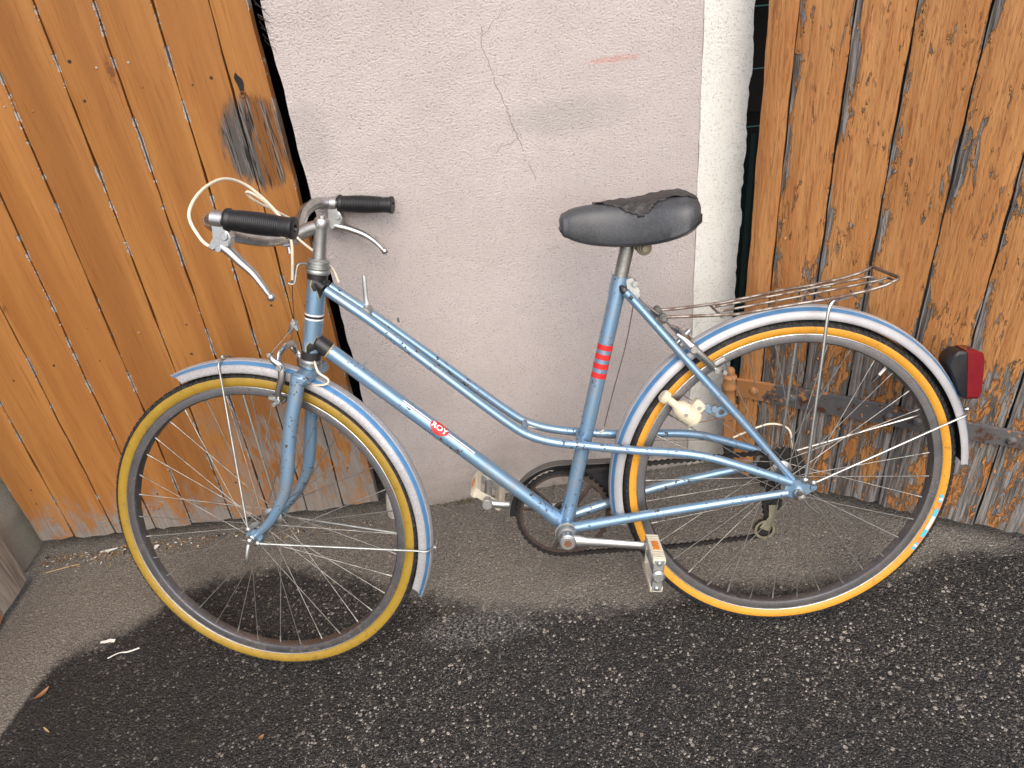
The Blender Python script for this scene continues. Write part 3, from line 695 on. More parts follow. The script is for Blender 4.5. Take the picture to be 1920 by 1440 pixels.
# lettering helpers
def text_mesh(txt, size):
    cu = bpy.data.curves.new('txt', 'FONT'); cu.body = txt; cu.size = size; cu.align_x = 'CENTER'; cu.align_y = 'CENTER'; cu.resolution_u = 2
    o = bpy.data.objects.new('txt', cu); COL.objects.link(o); bpy.context.view_layer.update()
    dg = bpy.context.evaluated_depsgraph_get(); me = o.evaluated_get(dg).to_mesh()
    v = [tuple(p.co) for p in me.vertices]; f = [tuple(p.vertices) for p in me.polygons]
    o.evaluated_get(dg).to_mesh_clear(); bpy.data.objects.remove(o); bpy.data.curves.remove(cu)
    return np.array(v), f
def on_sidewall(c, ang, v, lift=.0005, rmid=.3085, flip=1):
    """flat lettering (x along the tyre, y outwards) laid on the near sidewall"""
    cr, tr = .3105, .0165; out = []
    for x, y, z in v:
        a = ang - flip * x / rmid; d = math.asin(max(-1, min(1, (rmid + flip * y - cr) / tr)))
        r_ = cr + (tr * 1.0 + lift) * math.sin(d); yy = -(tr * 1.02 + lift) * math.cos(d)
        out.append(np.array(c) + V3(r_ * math.cos(a), yy, r_ * math.sin(a)))
    return out
v, f = text_mesh('35-584 (650x35B)', .0085); a = MB(); a.add(on_sidewall(HC, rad(62), v, .0008), f); a.build('raised_lettering', SIDE_R, rear, fix=False, smooth=0)
def label_quad(x0, x1, h, ang, mat, name, n=8, rnd=False):
    a = MB(); vs = []
    for i in range(n + 1):
        k = i / n; hh = h * (math.sqrt(max(0.02, 1 - (2 * k - 1) ** 2)) if rnd else 1)
        for s_ in (-1, 0, 1): vs.append((x0 + (x1 - x0) * k, s_ * hh / 2, 0))
    a.add(on_sidewall(HC, ang, vs, .0006, .3088), [(i * 3 + q, i * 3 + q + 1, (i + 1) * 3 + q + 1, (i + 1) * 3 + q) for i in range(n) for q in range(2)])
    return a.build(name, mat, rear, fix=False, smooth=0)
LA = rad(-23.5)
for x0, x1, h, mt, rnd in ((-.066, -.058, .0075, D_BLUE, True), (-.0575, -.053, .007, D_WHITE, False), (-.0525, -.0485, .007, D_BLUE, False), (-.047, -.034, .0016, D_PINK, False), (-.033, -.016, .0072, D_BLUE, False), (-.016, .016, .0068, D_PALE, False), (.016, .033, .0072, D_BLUE, False), (.034, .047, .0016, D_PINK, False), (.0485, .0525, .007, D_BLUE, False), (.053, .0575, .007, D_WHITE, False), (.058, .066, .0075, D_BLUE, True)):
    label_quad(x0, x1, h, LA, mt, 'tyre_label', rnd=rnd)
for x0, x1 in ((-.047, -.034), (.034, .047)):
    vs = on_sidewall(HC, LA, [(x0, .0018, 0), (x1, .0018, 0), (x1, .0034, 0), (x0, .0034, 0)], .0006, .3088); a = MB(); a.add(vs, [(0, 1, 2, 3)]); a.build('tyre_label', D_PINK, rear, fix=False, smooth=0)
# pale dashes in the middle of the label, too worn to read
a = MB()
for k in range(9):
    x = -.0135 + k * .0033; vs = on_sidewall(HC, LA, [(x, -.0022, 0), (x + .0013, -.0022, 0), (x + .0013, .0022, 0), (x, .0022, 0)], .0010, .3088); a.add(vs, [(0, 1, 2, 3)])
a.build('tyre_label', D_WHITE, rear, fix=False, smooth=0)

# ---- frame
BB = V3(-.4455, 0, .268)
ST0, ST1 = BB, V3(-.3045, 0, .7645); HT0, HT1 = V3(-.8925, 0, .672), V3(-.8505, 0, .828)
DT0, DT1 = V3(-.868, 0, .694), BB
fr = MB()
fr.cyl(BB + Y * -.034, BB + Y * .034, .0205, 24)
frame = fr.build('frame', PAINT, bike); frame['label'] = 'light blue frame with chipped paint'
ds = norm(ST1 - ST0)
fr = MB(); fr.tube([BB + ds * .012, BB + ds * .045], .0160, 18, caps=True); fr.build('lug', PAINT, frame)                       # seat lug sleeve
fr = MB(); fr.tube([BB + norm(DT0 - BB) * .012, BB + norm(DT0 - BB) * .045], .0162, 18); fr.build('lug', PAINT, frame)
fr = MB(); fr.tube([ST1 - ds * .034, ST1 + ds * .001], .0160, 18); fr.build('lug', PAINT, frame)                            # seat cluster sleeve
for sg in (-1, 1):                                                                  # dropouts, dished around the axle
    o = V3(0, sg * .0655, R); fr = MB()
    fr.prism([(o[0] - .026, o[2] + .014), (o[0] - .012, o[2] + .030), (o[0] + .008, o[2] + .026), (o[0] + .022, o[2] + .016), (o[0] + .034, o[2] + .016), (o[0] + .034, o[2] + .004), (o[0] + .020, o[2] - .002), (o[0] + .010, o[2] - .012), (o[0] - .010, o[2] - .010), (o[0] - .026, o[2] - .002)], sg * .0625, sg * .0680, bev=.001)
    fr.cyl(o + V3(.028, 0, .011) - Y * .004 * 1, o + V3(.028, 0, .011) + Y * sg * .006, .006, 12); fr.build('dropout', PAINT, frame)
def part_tube(name, pts, r, mat=PAINT, parent=None, n=16, tf=None, **k):
    a = MB(); a.tube(pts, r, n, **k); return a.build(name, mat, parent if parent is not None else frame, tf)
part_tube('down_tube', [DT0 + norm(BB - DT0) * t for t in np.linspace(0, np.linalg.norm(BB - DT0) - .012, 24)], .0146, n=22)
part_tube('seat_tube', [ST0 + ds * t for t in np.linspace(.012, np.linalg.norm(ST1 - ST0) - .002, 24)], .0145, n=22)
dh = norm(HT1 - HT0)
part_tube('head_tube', [HT0 + dh * t for t in np.linspace(0, np.linalg.norm(HT1 - HT0), 8)], .0172, n=24)
near = [(-.838, -.0165, .7995), (-.761, -.020, .731), (-.674, -.025, .647), (-.585, -.029, .5595), (-.535, -.031, .512), (-.507, -.032, .4895), (-.475, -.0325, .4735), (-.440, -.033, .4625), (-.402, -.0335, .4545), (-.345, -.036, .4435), (-.292, -.041, .4350), (-.235, -.047, .4280), (-.194, -.052, .4215), (-.155, -.0565, .4110), (-.126, -.0595, .4000), (-.070, -.063, .3765), (-.014, -.065, .3510)]
for sg in (-1, 1):
    P = np.array(near); P[:, 1] *= -sg
    part_tube('twin_tube', spline(P, 4), [.0085] * 60 + [.0085] * (len(spline(P, 4)) - 60), n=14)
for sg in (-1, 1):
    P = [(-.300, sg * .0185, .7400), (-.272, sg * .022, .704), (-.177, sg * .042, .578), (-.09, sg * .054, .464), (-.010, sg * .0645, .3555)]
    sp = spline(P, 6); part_tube('seat_stay', sp, np.linspace(.0082, .0064, len(sp)), n=14)
for sg in (-1, 1):
    P = [(-.434, sg * .026, .2735), (-.36, sg * .036, .2865), (-.25, sg * .052, .305), (-.12, sg * .061, .320), (-.020, sg * .0655, .3295)]
    sp = spline(P, 6); part_tube('chain_stay', sp, np.linspace(.0112, .0075, len(sp)), n=16)
# cross bracket between twin tubes, stay bridges, seat clamp ears
for x_, y_, z_, r_ in ((-.507, .032, .4895, .006), (-.402, .034, .4545, .0075), (-.340, .038, .290, .007), (-.214, .034, .626, .0055)):
    a = MB(); a.tube([(x_, -y_, z_), (x_, y_, z_)], r_, 10); a.build('frame_bridge', PAINT, frame)
a = MB()
for sg in (-1, 1): a.prism([(-.297, .760), (-.284, .764), (-.272, .738), (-.276, .722), (-.286, .724), (-.296, .742)], sg * .004, sg * .0125, bev=.001)
a.cyl((-.281, -.017, .752), (-.281, .017, .752), .0058, 12); a.cyl((-.276, -.013, .730), (-.276, .013, .730), .004, 10); a.build('seat_clamp', ZINC, frame)
for sg in (-1, 1):                                       # pointed dark tips of the seat stays
    a = MB(); a.tube(spline([(-.308, sg * .0175, .752), (-.302, sg * .0225, .743), (-.289, sg * .0265, .727)], 5), np.interp(np.linspace(0, 1, 11), [0, .4, 1], [.003, .0068, .003]), 12, flat=(.45, 1), up=(0, 1, 0)); a.build('stay_tip', LUG, frame)
# lugs: black sleeves with gold lining at the head
def sleeve(p0, p1, r, mat, name, parent, n=24, tf=None): a = MB(); a.tube([p0, p1], r, n); return a.build(name, mat, parent, tf)
sleeve(HT1 - dh * .010, HT1 + dh * .002, .0186, LUG, 'head_lug', frame); sleeve(HT0 - dh * .002, HT0 + dh * .014, .0186, LUG, 'head_lug', frame)
dd = norm(BB - DT0)
def curved_patch(o, axis, n0, r, outline, mat, name, lift=.0006, seg=4, tf=None):
    """outline in (along axis, around) metres, fan-filled and wrapped on a tube"""
    axis = norm(axis); n0 = norm(np.array(n0, float) - axis * (np.array(n0, float) @ axis)); b = np.cross(axis, n0)
    P = np.array(outline, float); c = P.mean(0); rings = [c + (P - c) * k for k in np.linspace(0.02, 1, seg + 1)]; n = len(P); vs = []
    for rg in rings:
        for u_, v_ in rg: vs.append(np.array(o) + axis * u_ + (r + lift) * (math.cos(v_ / r) * n0 + math.sin(v_ / r) * b))
    fs = [(i * n + k, i * n + (k + 1) % n, (i + 1) * n + (k + 1) % n, (i + 1) * n + k) for i in range(seg) for k in range(n)] + [tuple(range(n))]
    a = MB(); a.add(vs, fs); return a.build(name, mat, frame, tf, fix=False, smooth=60)
# scalloped lug points on the head tube, gold edge under black
for zc, sg in ((HT1 - dh * .026, -1), (HT0 + dh * .030, 1)):
    out = [(sg * x, y) for x, y in ((-.020, -.016), (-.004, -.017), (.004, -.012), (.002, -.006), (.017, 0), (.002, .006), (.004, .012), (-.004, .017), (-.020, .016))]
    for k, mt, lf in ((1.13, GOLD, .0007), (1.0, LUG, .0012)):
        curved_patch(zc, dh, V3(.62, -.75, .2), .0172, [(u_ * k, v_ * k) for u_, v_ in out], mt, 'head_lug', lf)
a = MB(); a.tube([DT0 - dd * .016, DT0 + dd * .016], .0160, 22); a.build('head_lug', LUG, frame); sleeve(DT0 + dd * .0162, DT0 + dd * .0185, .0162, GOLD, 'lug_lining', frame)
for sg in (-1, 1):
    a = MB(); a.tube([(-.853, sg * .010, .813), (-.840, sg * .0152, .8015)], [.0092, .0090], 14); a.build('head_lug', LUG, frame)
for t0, t1, mt in ((.076, .079, D_WHITE), (.0795, .0835, LUG), (.084, .087, D_WHITE)):
    sleeve(HT0 + dh * t0, HT0 + dh * t1, .01755, mt, 'head_band', frame)
# red bands on the seat tube
for k in range(4):
    t0 = .388 - k * .0185; sleeve(ST0 + ds * t0, ST0 + ds * (t0 - .0105), .01485, D_RED, 'red_band', frame)
# name badge and lining on the down tube
L = np.linalg.norm(BB - DT0); ROYO = V3(-.6745, 0, .5045); tq = (ROYO - DT0) @ dd; ROYO = DT0 + dd * tq
NB = V3(0, -.62, .78)
curved_patch(ROYO, dd, NB, .0146, [(.0185 * math.cos(t), .0135 * math.sin(t)) for t in np.linspace(0, 2 * math.pi, 28, endpoint=False)], D_RED, 'badge', .0005)
bar = [(-.0185, -.006), (.0185, -.006), (.0205, 0), (.0185, .006), (-.0185, .006), (-.0205, 0)]
curved_patch(ROYO, dd, NB, .0146, bar, D_RED, 'badge', .0007)
v, f = text_mesh('ROY', .0150); sx = .034 / (v[:, 0].max() - v[:, 0].min())
ax_ = norm(dd); n0 = norm(NB - ax_ * (NB @ ax_)); b_ = np.cross(ax_, n0); sgn = 1 if b_[2] > 0 else -1
def wrap(vv, lift, off=(0, 0)): return [ROYO + ax_ * (x * sx + off[0]) + (.0146 + lift) * (math.cos((y + off[1]) / .0146) * n0 + sgn * math.sin((y + off[1]) / .0146) * b_) for x, y, z in vv]
a = MB()
for ox in (-.0007, 0, .0007):
    a.add(wrap(v, .0012 + ox * .1, (ox, 0)), f)
a.build('badge_lettering', D_WHITE, frame, fix=False, smooth=0)
for s0, s1 in ((-.088, -.021), (.021, .086)):
    for off in (.0022, -.0022):
        curved_patch(ROYO, dd, NB, .0146, [(s0, off - .0011), (s0 * .5 + s1 * .5, off - .0011), (s1, off - .0011), (s1, off + .0011), (s0 * .5 + s1 * .5, off + .0011), (s0, off + .0011)], D_WHITE, 'lining', .0005, 1)
# pump peg and wire clips
a = MB(); q = DT0 + dd * .098; a.tube([q + V3(0, -.002, .012), q + V3(.004, -.004, .026), q + V3(.010, -.005, .030)], .0016, 6); a.build('pump_peg', CHROME, frame)
a = MB(); a.box((-.7285, -.020, .692), (.005, .006, .010), bev=.001); a.box((-.722, .02, .722), (.004, .005, .009), bev=.001); a.build('cable_clip', STEEL, frame)
# shift lever between the twin tubes
a = MB(); a.cyl((-.776, -.012, .747), (-.776, .026, .747), .010, 16); a.build('shift_lever', ZINC, bike)
sl = bpy.data.objects['shift_lever']; a = MB(); a.tube(spline([(-.777, .022, .748), (-.776, .022, .770), (-.774, .022, .795), (-.773, .022, .812)], 4), np.interp(np.linspace(0, 1, 13), [0, .3, .8, 1], [.0075, .0045, .0045, .0030]), 10, flat=(.6, 1), up=(0, 1, 0)); a.build('lever_arm', ALU, sl)

# ---- headset, fork, stem, bars (steered)
def P_(x, y, z): return V3(x, y, z)
hs = MB(); d0 = HT1
hs.lathe([(.017, .000), (.0215, .001), (.0225, .005), (.0215, .008), (.019, .010), (.0225, .011), (.0225, .014), (.0185, .015), (.0185, .019), (.0205, .020), (.0205, .024), (.015, .026), (.013, .028)], d0, dh, 26); hs.build('headset', ZINC, bike); hs = MB()
hs.lathe([(.017, -.001), (.0205, -.002), (.0215, -.006), (.0205, -.009), (.019, -.010), (.0215, -.011), (.0210, -.015), (.017, -.016), (.012, -.016)], HT0, dh, 26)
hs.build('headset', ZINC, bike)
fk = MB(); cw = HT0 - dh * .030
fk.cyl(HT0 - dh * .014, HT0 - dh * .048, .0165, 20)
fk.box(cw, (.034, .112, .024), np.array(Matrix.Rotation(rad(90 - 73.5), 3, 'Y')), bev=.007)
fork = fk.build('fork', PAINT, bike, steer)
for sg in (-1, 1):
    o = FC + V3(.004, sg * .0535, .002); fk = MB(); fk.prism([(o[0] - .014, o[2] - .010), (o[0] + .006, o[2] - .016), (o[0] + .018, o[2] - .002), (o[0] + .014, o[2] + .014), (o[0] - .010, o[2] + .014), (o[0] - .018, o[2] + .004)], sg * .0500, sg * .0560, bev=.001); fk.build('fork_end', PAINT, fork, steer)
for sg in (-1, 1):
    sp = spline([(-.902, sg * .045, .652), (-.914, sg * .047, .612), (-.937, sg * .050, .545), (-.956, sg * .052, .468), (-.970, sg * .0525, .425), (-.990, sg * .053, .390), (-1.018, sg * .0535, .356), (-1.050, sg * .0535, .331)], 6)
    part_tube('fork_blade', sp, np.interp(np.linspace(0, 1, len(sp)), [0, .45, .75, 1], [.0135, .0128, .0098, .0068]), PAINT, fork, 16, steer, flat=(.80, 1.05), up=(0, 1, 0))
# front axle hardware
a = MB(); c0 = FC + Y * -.056; a.cyl(c0, c0 - Y * .010, .0085, 14); a.cyl(c0 - Y * .008, c0 - Y * .020, .0048, 12); a.cyl(c0 - Y * .012, c0 - Y * .018, .0068, 12)
a.tube(spline([c0 + V3(-.002, -.014, -.003), c0 + V3(-.006, -.018, -.018), c0 + V3(-.010, -.020, -.034), c0 + V3(-.014, -.018, -.048)], 4), [.0035] + [.004] * 10 + [.0046, .003], 10, flat=(.6, 1), up=(0, 1, 0)); a.build('wing_nut', CHROME, bike, steer)
# stem
a = MB(); qt = HT1 + dh * .028; top = qt + dh * .068
a.lathe([(.0122, 0), (.0122, .052), (.0132, .056), (.0140, .060), (.0140, .067), (.0120, .071), (.0065, .072), (.0062, .076), (1e-5, .076)], qt, dh, 22)
CB = V3(-.892, 0, .898)
a.tube(spline([top - dh * .010, top * .6 + CB * .4 - V3(0, 0, .004), CB + V3(.012, 0, 0)], 6), np.linspace(.0122, .0125, 13), 16)
a.cyl(CB - Y * .018, CB + Y * .018, .0175, 20); a.cyl(CB + V3(-.002, -.006, -.017), CB + V3(-.002, -.006, -.030), .0045, 8)
a.build('stem', ALU, bike, steer)
# handlebar: out, forward, then back to the grips
HN = [(-.892, 0, .898), (-.894, -.045, .898), (-.901, -.090, .903), (-.913, -.140, .916), (-.921, -.178, .934), (-.919, -.203, .946), (-.904, -.2135, .9485), (-.886, -.215, .947), (-.783, -.2155, .9255)]
HF = [(-.892, 0, .898), (-.894, .040, .901), (-.902, .076, .917), (-.905, .112, .935), (-.897, .146, .945), (-.882, .166, .944), (-.861, .174, .9405), (-.755, .1755, .928)]
bar_ = MB()
for H in (HN, HF): sp = spline(H, 7); bar_.tube(sp, .0114, 16)
hb = bar_.build('handlebar', CHROME, bike, steer)
GR = {}
for H, sg in ((HN, -1), (HF, 1)):
    p0, p1 = np.array(H[-2]), np.array(H[-1]); d = norm(p1 - p0); Lg = np.linalg.norm(p1 - p0) + .004; s0 = p0 + d * .002
    prof = [(.0116, 0), (.0172, .0), (.0178, .004), (.0160, .007)]; n = 26
    for k in range(n):
        t = .008 + (Lg - .028) * k / n; bulge = .0150 + .0018 * math.sin(math.pi * k / n)
        prof += [(bulge + .0006, t), (bulge - .0005, t + (Lg - .028) / n * .55)]
    prof += [(.0150, Lg - .018), (.0155, Lg - .006), (.0172, Lg - .005), (.0172, Lg - .0008), (.0155, Lg), (.0060, Lg + .0005), (.004, Lg - .004), (1e-5, Lg - .004)]
    a = MB(); a.lathe(prof, s0, d, 22); a.build('grip', GRIP, hb, steer, smooth=30)
# brake levers
def lever(off, clampc, bdir, blade, name_label):
    a = MB(); c = np.array(clampc); d = norm(bdir)
    a.lathe([(.0118, -.009), (.0136, -.009), (.0136, .009), (.0118, .009)], c, d, 20)
    p = [(c[0] + x, c[2] + z) for x, z in ((-.010, -.006), (.010, -.010), (.017, -.028), (.012, -.042), (-.004, -.040), (-.018, -.046), (-.024, -.040), (-.012, -.026))]
    a.prism(p, c[1] - .0085, c[1] + .0085, bev=.002)
    a.cyl((c[0] + .008, c[1] - .0115, c[2] - .026), (c[0] + .008, c[1] + .0115, c[2] - .026), .0065, 12); a.cyl((c[0] - .006, c[1] - .010, c[2] - .044), (c[0] - .006, c[1] + .010, c[2] - .044), .005, 10)
    o = a.build('brake_lever', ALU, bike, steer)
    b = MB(); sp = spline(blade, 6); n = len(sp)
    b.tube(sp, np.interp(np.linspace(0, 1, n), [0, .15, .5, .93, 1], [.0110, .0120, .0098, .0066, .0052]), 12, flat=(.85, .66), up=(0, 1, 0)); b.ball(blade[-1], .0068, 0, 12); b.build('lever_blade', ALU, o, steer)
    return o
lever(0, (-.897, -.2145, .9485), np.array(HN[-1]) - np.array(HN[-2]), [(-.900, -.215, .908), (-.889, -.215, .898), (-.875, -.216, .882), (-.858, -.217, .864), (-.846, -.217, .844), (-.836, -.216, .824)], 'near')
lever(0, (-.871, .1725, .9415), np.array(HF[-1]) - np.array(HF[-2]), [(-.877, .1735, .900), (-.865, .1735, .896), (-.842, .173, .888), (-.815, .173, .875), (-.795, .173, .859), (-.779, .1725, .840)], 'far')
# cables
def cable(pts, r, mat, name, tf=steer, n=8, k=8): a = MB(); a.tube(spline(pts, k), r, n); return a.build(name, mat, bike, tf)
cable([(-.918, -.215, .906), (-.935, -.213, .922), (-.954, -.200, .958), (-.952, -.160, .990), (-.946, -.095, 1.007), (-.932, -.050, .995), (-.908, -.030, .962), (-.885, -.026, .925), (-.876, -.030, .893), (-.878, -.034, .860), (-.886, -.032, .824)], .0027, CREAM, 'brake_cable')
cable([(-.887, .168, .904), (-.903, .135, .907), (-.917, .095, .918), (-.930, .050, .940), (-.944, .005, .963), (-.953, -.010, .979), (-.944, -.015, .981), (-.922, -.012, .963), (-.892, -.018, .930), (-.868, -.016, .893), (-.845, .0, .862), (-.828, .016, .832), (-.822, .020, .806)], .0024, CREAM, 'brake_cable')
cable([(-.886, -.032, .826), (-.897, -.020, .795), (-.912, -.002, .742)], .0008, WIRE, 'cable_wire')
a = MB(); a.tube(spline([HT1 + dh * .021 + V3(-.018, -.012, 0), HT1 + dh * .020 + V3(-.030, -.024, .002), HT1 + dh * .004 + V3(-.032, -.029, -.002), HT1 + V3(-.034, -.033, -.010), HT1 + V3(-.042, -.034, -.008)], 5), .0030, 10, flat=(1.6, .7), up=(0, 1, 0)); a.build('cable_hanger', ZINC, bike, steer)

# ---- brakes
def pad_block(c, tang, a, m=0): a.box(c, (.034, .008, .0095), np.stack([norm(tang), Y, np.cross(norm(tang), Y)], 1), m, bev=.002)
# front: centre-pull arms, yoke and straddle wire
a = MB()
BR = V3(-.936, 0, .672)
a.tube(spline([BR + V3(-.004, -.036, .004), BR + V3(-.001, -.030, .020), BR + V3(.004, 0, .029), BR + V3(-.001, .030, .020), BR + V3(-.004, .036, .004)], 6), .0060, 12, flat=(.7, 1.15), up=(1, 0, 0))
fb = a.build('brake_caliper', CHROME, bike, steer)
for sg in (-1, 1):
    a = MB(); sp = spline([(-.952, sg * .040, .692), (-.948, sg * .043, .682), (-.936, sg * .041, .668), (-.938, sg * .041, .646), (-.950, sg * .039, .622), (-.955, sg * .036, .604), (-.954, sg * .034, .594)], 5)
    a.tube(sp, np.interp(np.linspace(0, 1, len(sp)), [0, .35, .7, 1], [.0035, .0080, .0060, .0050]), 12, flat=(.7, 1), up=(0, 1, 0)); a.cyl((-.936, sg * .036, .667), (-.936, sg * .050, .667), .0062, 12); a.cyl((-.954, sg * .028, .602), (-.954, sg * .045, .602), .0058, 12); a.cyl((-.952, sg * .036, .692), (-.952, sg * .047, .692), .0045, 10)
    a.cyl((-.962, sg * .036, .596), (-.962, sg * .045, .596), .0042, 10); a.build('brake_arm', CHROME, fb, steer)
    a = MB(); pc = V3(-.966, sg * .0215, .600); er = norm(pc - FC * V3(1, 0, 1) - V3(0, pc[1], 0)); pad_block(pc, np.cross(Y, norm(pc - FC)), a); a.build('brake_pad', ZINC, fb, steer)
    a = MB(); a.tube([(-.913, 0, .735), (-.952, sg * .042, .692)], .0008, 6); a.build('straddle_wire', CHROME, fb, steer)
a = MB(); a.prism([(-.905, .727), (-.909, .742), (-.914, .748), (-.920, .742), (-.930, .722), (-.926, .719), (-.915, .733), (-.908, .724)], -.004, .004, bev=.001); a.cyl((-.913, -.007, .740), (-.913, .007, .740), .0045, 10); a.build('cable_yoke', CHROME, fb, steer)
# rear
a = MB(); bc = V3(-.205, 0, .618)
a.tube(spline([(-.190, -.040, .628), (-.192, -.030, .640), (-.196, 0, .648), (-.192, .030, .640), (-.190, .040, .628)], 6), .0058, 12, flat=(.7, 1.1), up=(1, 0, 1)); a.cyl((-.214, 0, .622), (-.182, 0, .652), .0055, 10)
rbk = a.build('brake_caliper', CHROME, bike)
for sg in (-1, 1):
    a = MB(); sp = spline([(-.212, sg * .030, .654), (-.200, sg * .036, .644), (-.186, sg * .043, .628), (-.170, sg * .042, .610), (-.152, sg * .038, .590), (-.139, sg * .034, .574)], 5)
    a.tube(sp, np.interp(np.linspace(0, 1, len(sp)), [0, .4, .75, 1], [.0035, .0090, .0065, .0050]), 12, flat=(.7, 1), up=(0, 1, 0)); a.cyl((-.186, sg * .038, .628), (-.186, sg * .053, .628), .0070, 14); a.cyl((-.143, sg * .026, .580), (-.143, sg * .044, .580), .0055, 12); a.cyl((-.128, sg * .028, .574), (-.128, sg * .040, .574), .0045, 10); a.build('brake_arm', CHROME, rbk)
    a = MB(); pc = V3(-.138, sg * .022, .590); pad_block(pc, np.cross(Y, norm(pc - HC)), a); a.build('brake_pad', ZINC, rbk)
    a = MB(); a.tube([(-.243, 0, .690), (-.211, sg * .030, .655)], .0009, 6); a.build('straddle_wire', WIRE, rbk)
a = MB(); a.tube([(-.262, 0, .708), (-.240, 0, .688), (-.226, 0, .672)], [.0015, .004, .0055], 10); a.build('cable_yoke', STEEL, rbk)
cable([(-.283, 0, .738), (-.268, 0, .715), (-.243, 0, .690)], .0010, WIRE, 'cable_wire', None)
cable([(-.281, .003, .722), (-.300, .004, .640), (-.330, .006, .545), (-.352, .012, .470)], .0010, WIRE, 'cable_wire', None)
cable([(-.352, .026, .456), (-.372, .030, .448), (-.44, .028, .462), (-.500, .026, .480)], .0022, CREAM, 'brake_cable', None)

# ---- mudguards
def mudguard(c, a0, a1, tf, mat, label, notch, flat0=False):
    prof = [(.3300, -.0240, 0), (.3325, -.0246, 0), (.3400, -.0232, 0), (.3436, -.0212, 0), (.3448, -.0202, 1), (.3480, -.0155, 1), (.3498, -.0105, 1), (.3512, -.0095, 0), (.3530, -.0040, 0), (.3535, 0, 0)]
    prof = prof + [(r, -y, m) for r, y, m in prof[-2::-1]]
    # material of the strip between k and k+1
    ms = [1 if (abs(prof[k][1]) <= .0203 and abs(prof[k + 1][1]) <= .0203 and min(abs(prof[k][1]), abs(prof[k + 1][1])) >= .0104) else 0 for k in range(len(prof) - 1)]
    n = 90; mb = MB(); L = len(prof); vs = []
    for i in range(n + 1):
        t = i / n; base = a0 + (a1 - a0) * t
        for r, y, m in prof:
            # the ends are rounded: the crown runs further than the skirts
            e = notch * (1 - (abs(y) / .0246) ** 2); aa = base
            if t < .06 and not flat0: aa = base - np.sign(a1 - a0) * e * (1 - t / .06)
            if t > .94: aa = base + np.sign(a1 - a0) * e * ((t - .94) / .06)
            vs.append(np.array(c) + V3(r * math.cos(aa), y, r * math.sin(aa)))
    # inner skin
    N = len(vs); vs2 = []
    for i in range(n + 1):
        for k in range(L):
            p = np.array(vs[i * L + k]); rv = p - np.array(c); y = rv[1]; rv[1] = 0; rr = np.linalg.norm(rv)
            vs2.append(np.array(c) + rv * ((rr - .0009) / rr) + Y * y * .965)
    F = []; M = []
    for i in range(n):
        for k in range(L - 1): F.append((i * L + k, (i + 1) * L + k, (i + 1) * L + k + 1, i * L + k + 1)); M.append(ms[k])
        for k in range(L - 1): F.append((N + i * L + k, N + i * L + k + 1, N + (i + 1) * L + k + 1, N + (i + 1) * L + k)); M.append(2)
        F.append((i * L, N + i * L, N + (i + 1) * L, (i + 1) * L)); M.append(0); F.append((i * L + L - 1, (i + 1) * L + L - 1, N + (i + 1) * L + L - 1, N + i * L + L - 1)); M.append(0)
    for i in (0, n):
        for k in range(L - 1): F.append((i * L + k, i * L + k + 1, N + i * L + k + 1, N + i * L + k)); M.append(ms[k])
    mb.add(vs + vs2, F); mb.m = M
    o = mb.build('mudguard', [mat, STRIPE, BLACK], bike, tf, fix=False, smooth=35); o['label'] = label; return o
mf = mudguard(FC, rad(107.5), rad(-24), steer, GUARD_F, 'front mudguard, dusty silver with blue stripes', rad(4.5))
mr = mudguard(HC, rad(190), rad(1), None, GUARD_R, 'rear mudguard, silver with blue stripes', rad(2.5), True)
def stay(c, ang, hubp, tf, parent, r=.0021, mat=ZINC):
    e = V3(math.cos(ang), 0, math.sin(ang)); t = V3(-math.sin(ang), 0, math.cos(ang)); c = np.array(c)
    h0 = np.array(hubp); h1 = h0 * V3(1, -1, 1)
    pts = [h0, c + e * .330 - Y * .0275, c + e * .345 - Y * .0265, c + e * .3545 - Y * .016, c + e * .3575, c + e * .3545 + Y * .016, c + e * .345 + Y * .0265, c + e * .330 + Y * .0275, h1]
    s0 = [h0 + (pts[1] - h0) * k for k in (0, .5)]; s1 = [h1 + (pts[-2] - h1) * k for k in (.5, 0)]
    P = np.vstack([s0, spline(pts[1:-1], 5), s1]); a = MB(); a.tube(P, r, 8)
    a.cyl(c + e * .3545 - Y * .006 + t * .0, c + e * .3615 - Y * .006, .0036, 8); a.ball(h0, (.006, .004, .006), 0, 10); a.ball(h1, (.006, .004, .006), 0, 10)
    return a.build('mudguard_stay', mat, parent, tf)
stay(FC, rad(92), (-1.060, -.0600, .347), steer, mf); stay(FC, rad(-8.5), (-1.046, -.0600, .316), steer, mf)
stay(HC, rad(18.5), (.028, -.0700, .347), None, mr, mat=ALU)
# ---- saddle
SX = [-.4065, -.402, -.392, -.365, -.330, -.295, -.262, -.232, -.205, -.185, -.173, -.1675]
SW = [.020, .027, .030, .035, .038, .045, .058, .073, .083, .082, .070, .050]
SZT = [.878, .887, .893, .897, .898, .898, .899, .902, .904, .903, .898, .890]
SZB = [.862, .854, .848, .838, .831, .828, .829, .834, .842, .851, .860, .868]
def sm_interp(x, A, B):
    return float(np.mean([np.interp(x + o_, A, B) for o_ in np.linspace(-.012, .012, 9)])) if A[0] + .012 < x < A[-1] - .010 else float(np.interp(x, A, B))
def saddle_ring(x, n=20, grow=0.0):
    w_ = sm_interp(x, SX, SW); zt = sm_interp(x, SX, SZT) + grow; zb = sm_interp(x, SX, SZB); out = []
    for k in range(n + 1):
        t = math.pi * k / n; cy = -math.cos(t); sy = math.sin(t)
        yy = math.copysign(abs(cy) ** .55, cy) * (w_ + grow); zz = zb + (zt - zb) * sy ** .62
        if abs(cy) > .98: yy *= .985
        out.append((x, yy, zz))
    return out
xs_ = np.unique(np.concatenate([np.linspace(SX[0], SX[-1], 40), SX])); a = MB(); n = 20; rings = [saddle_ring(x) for x in xs_]
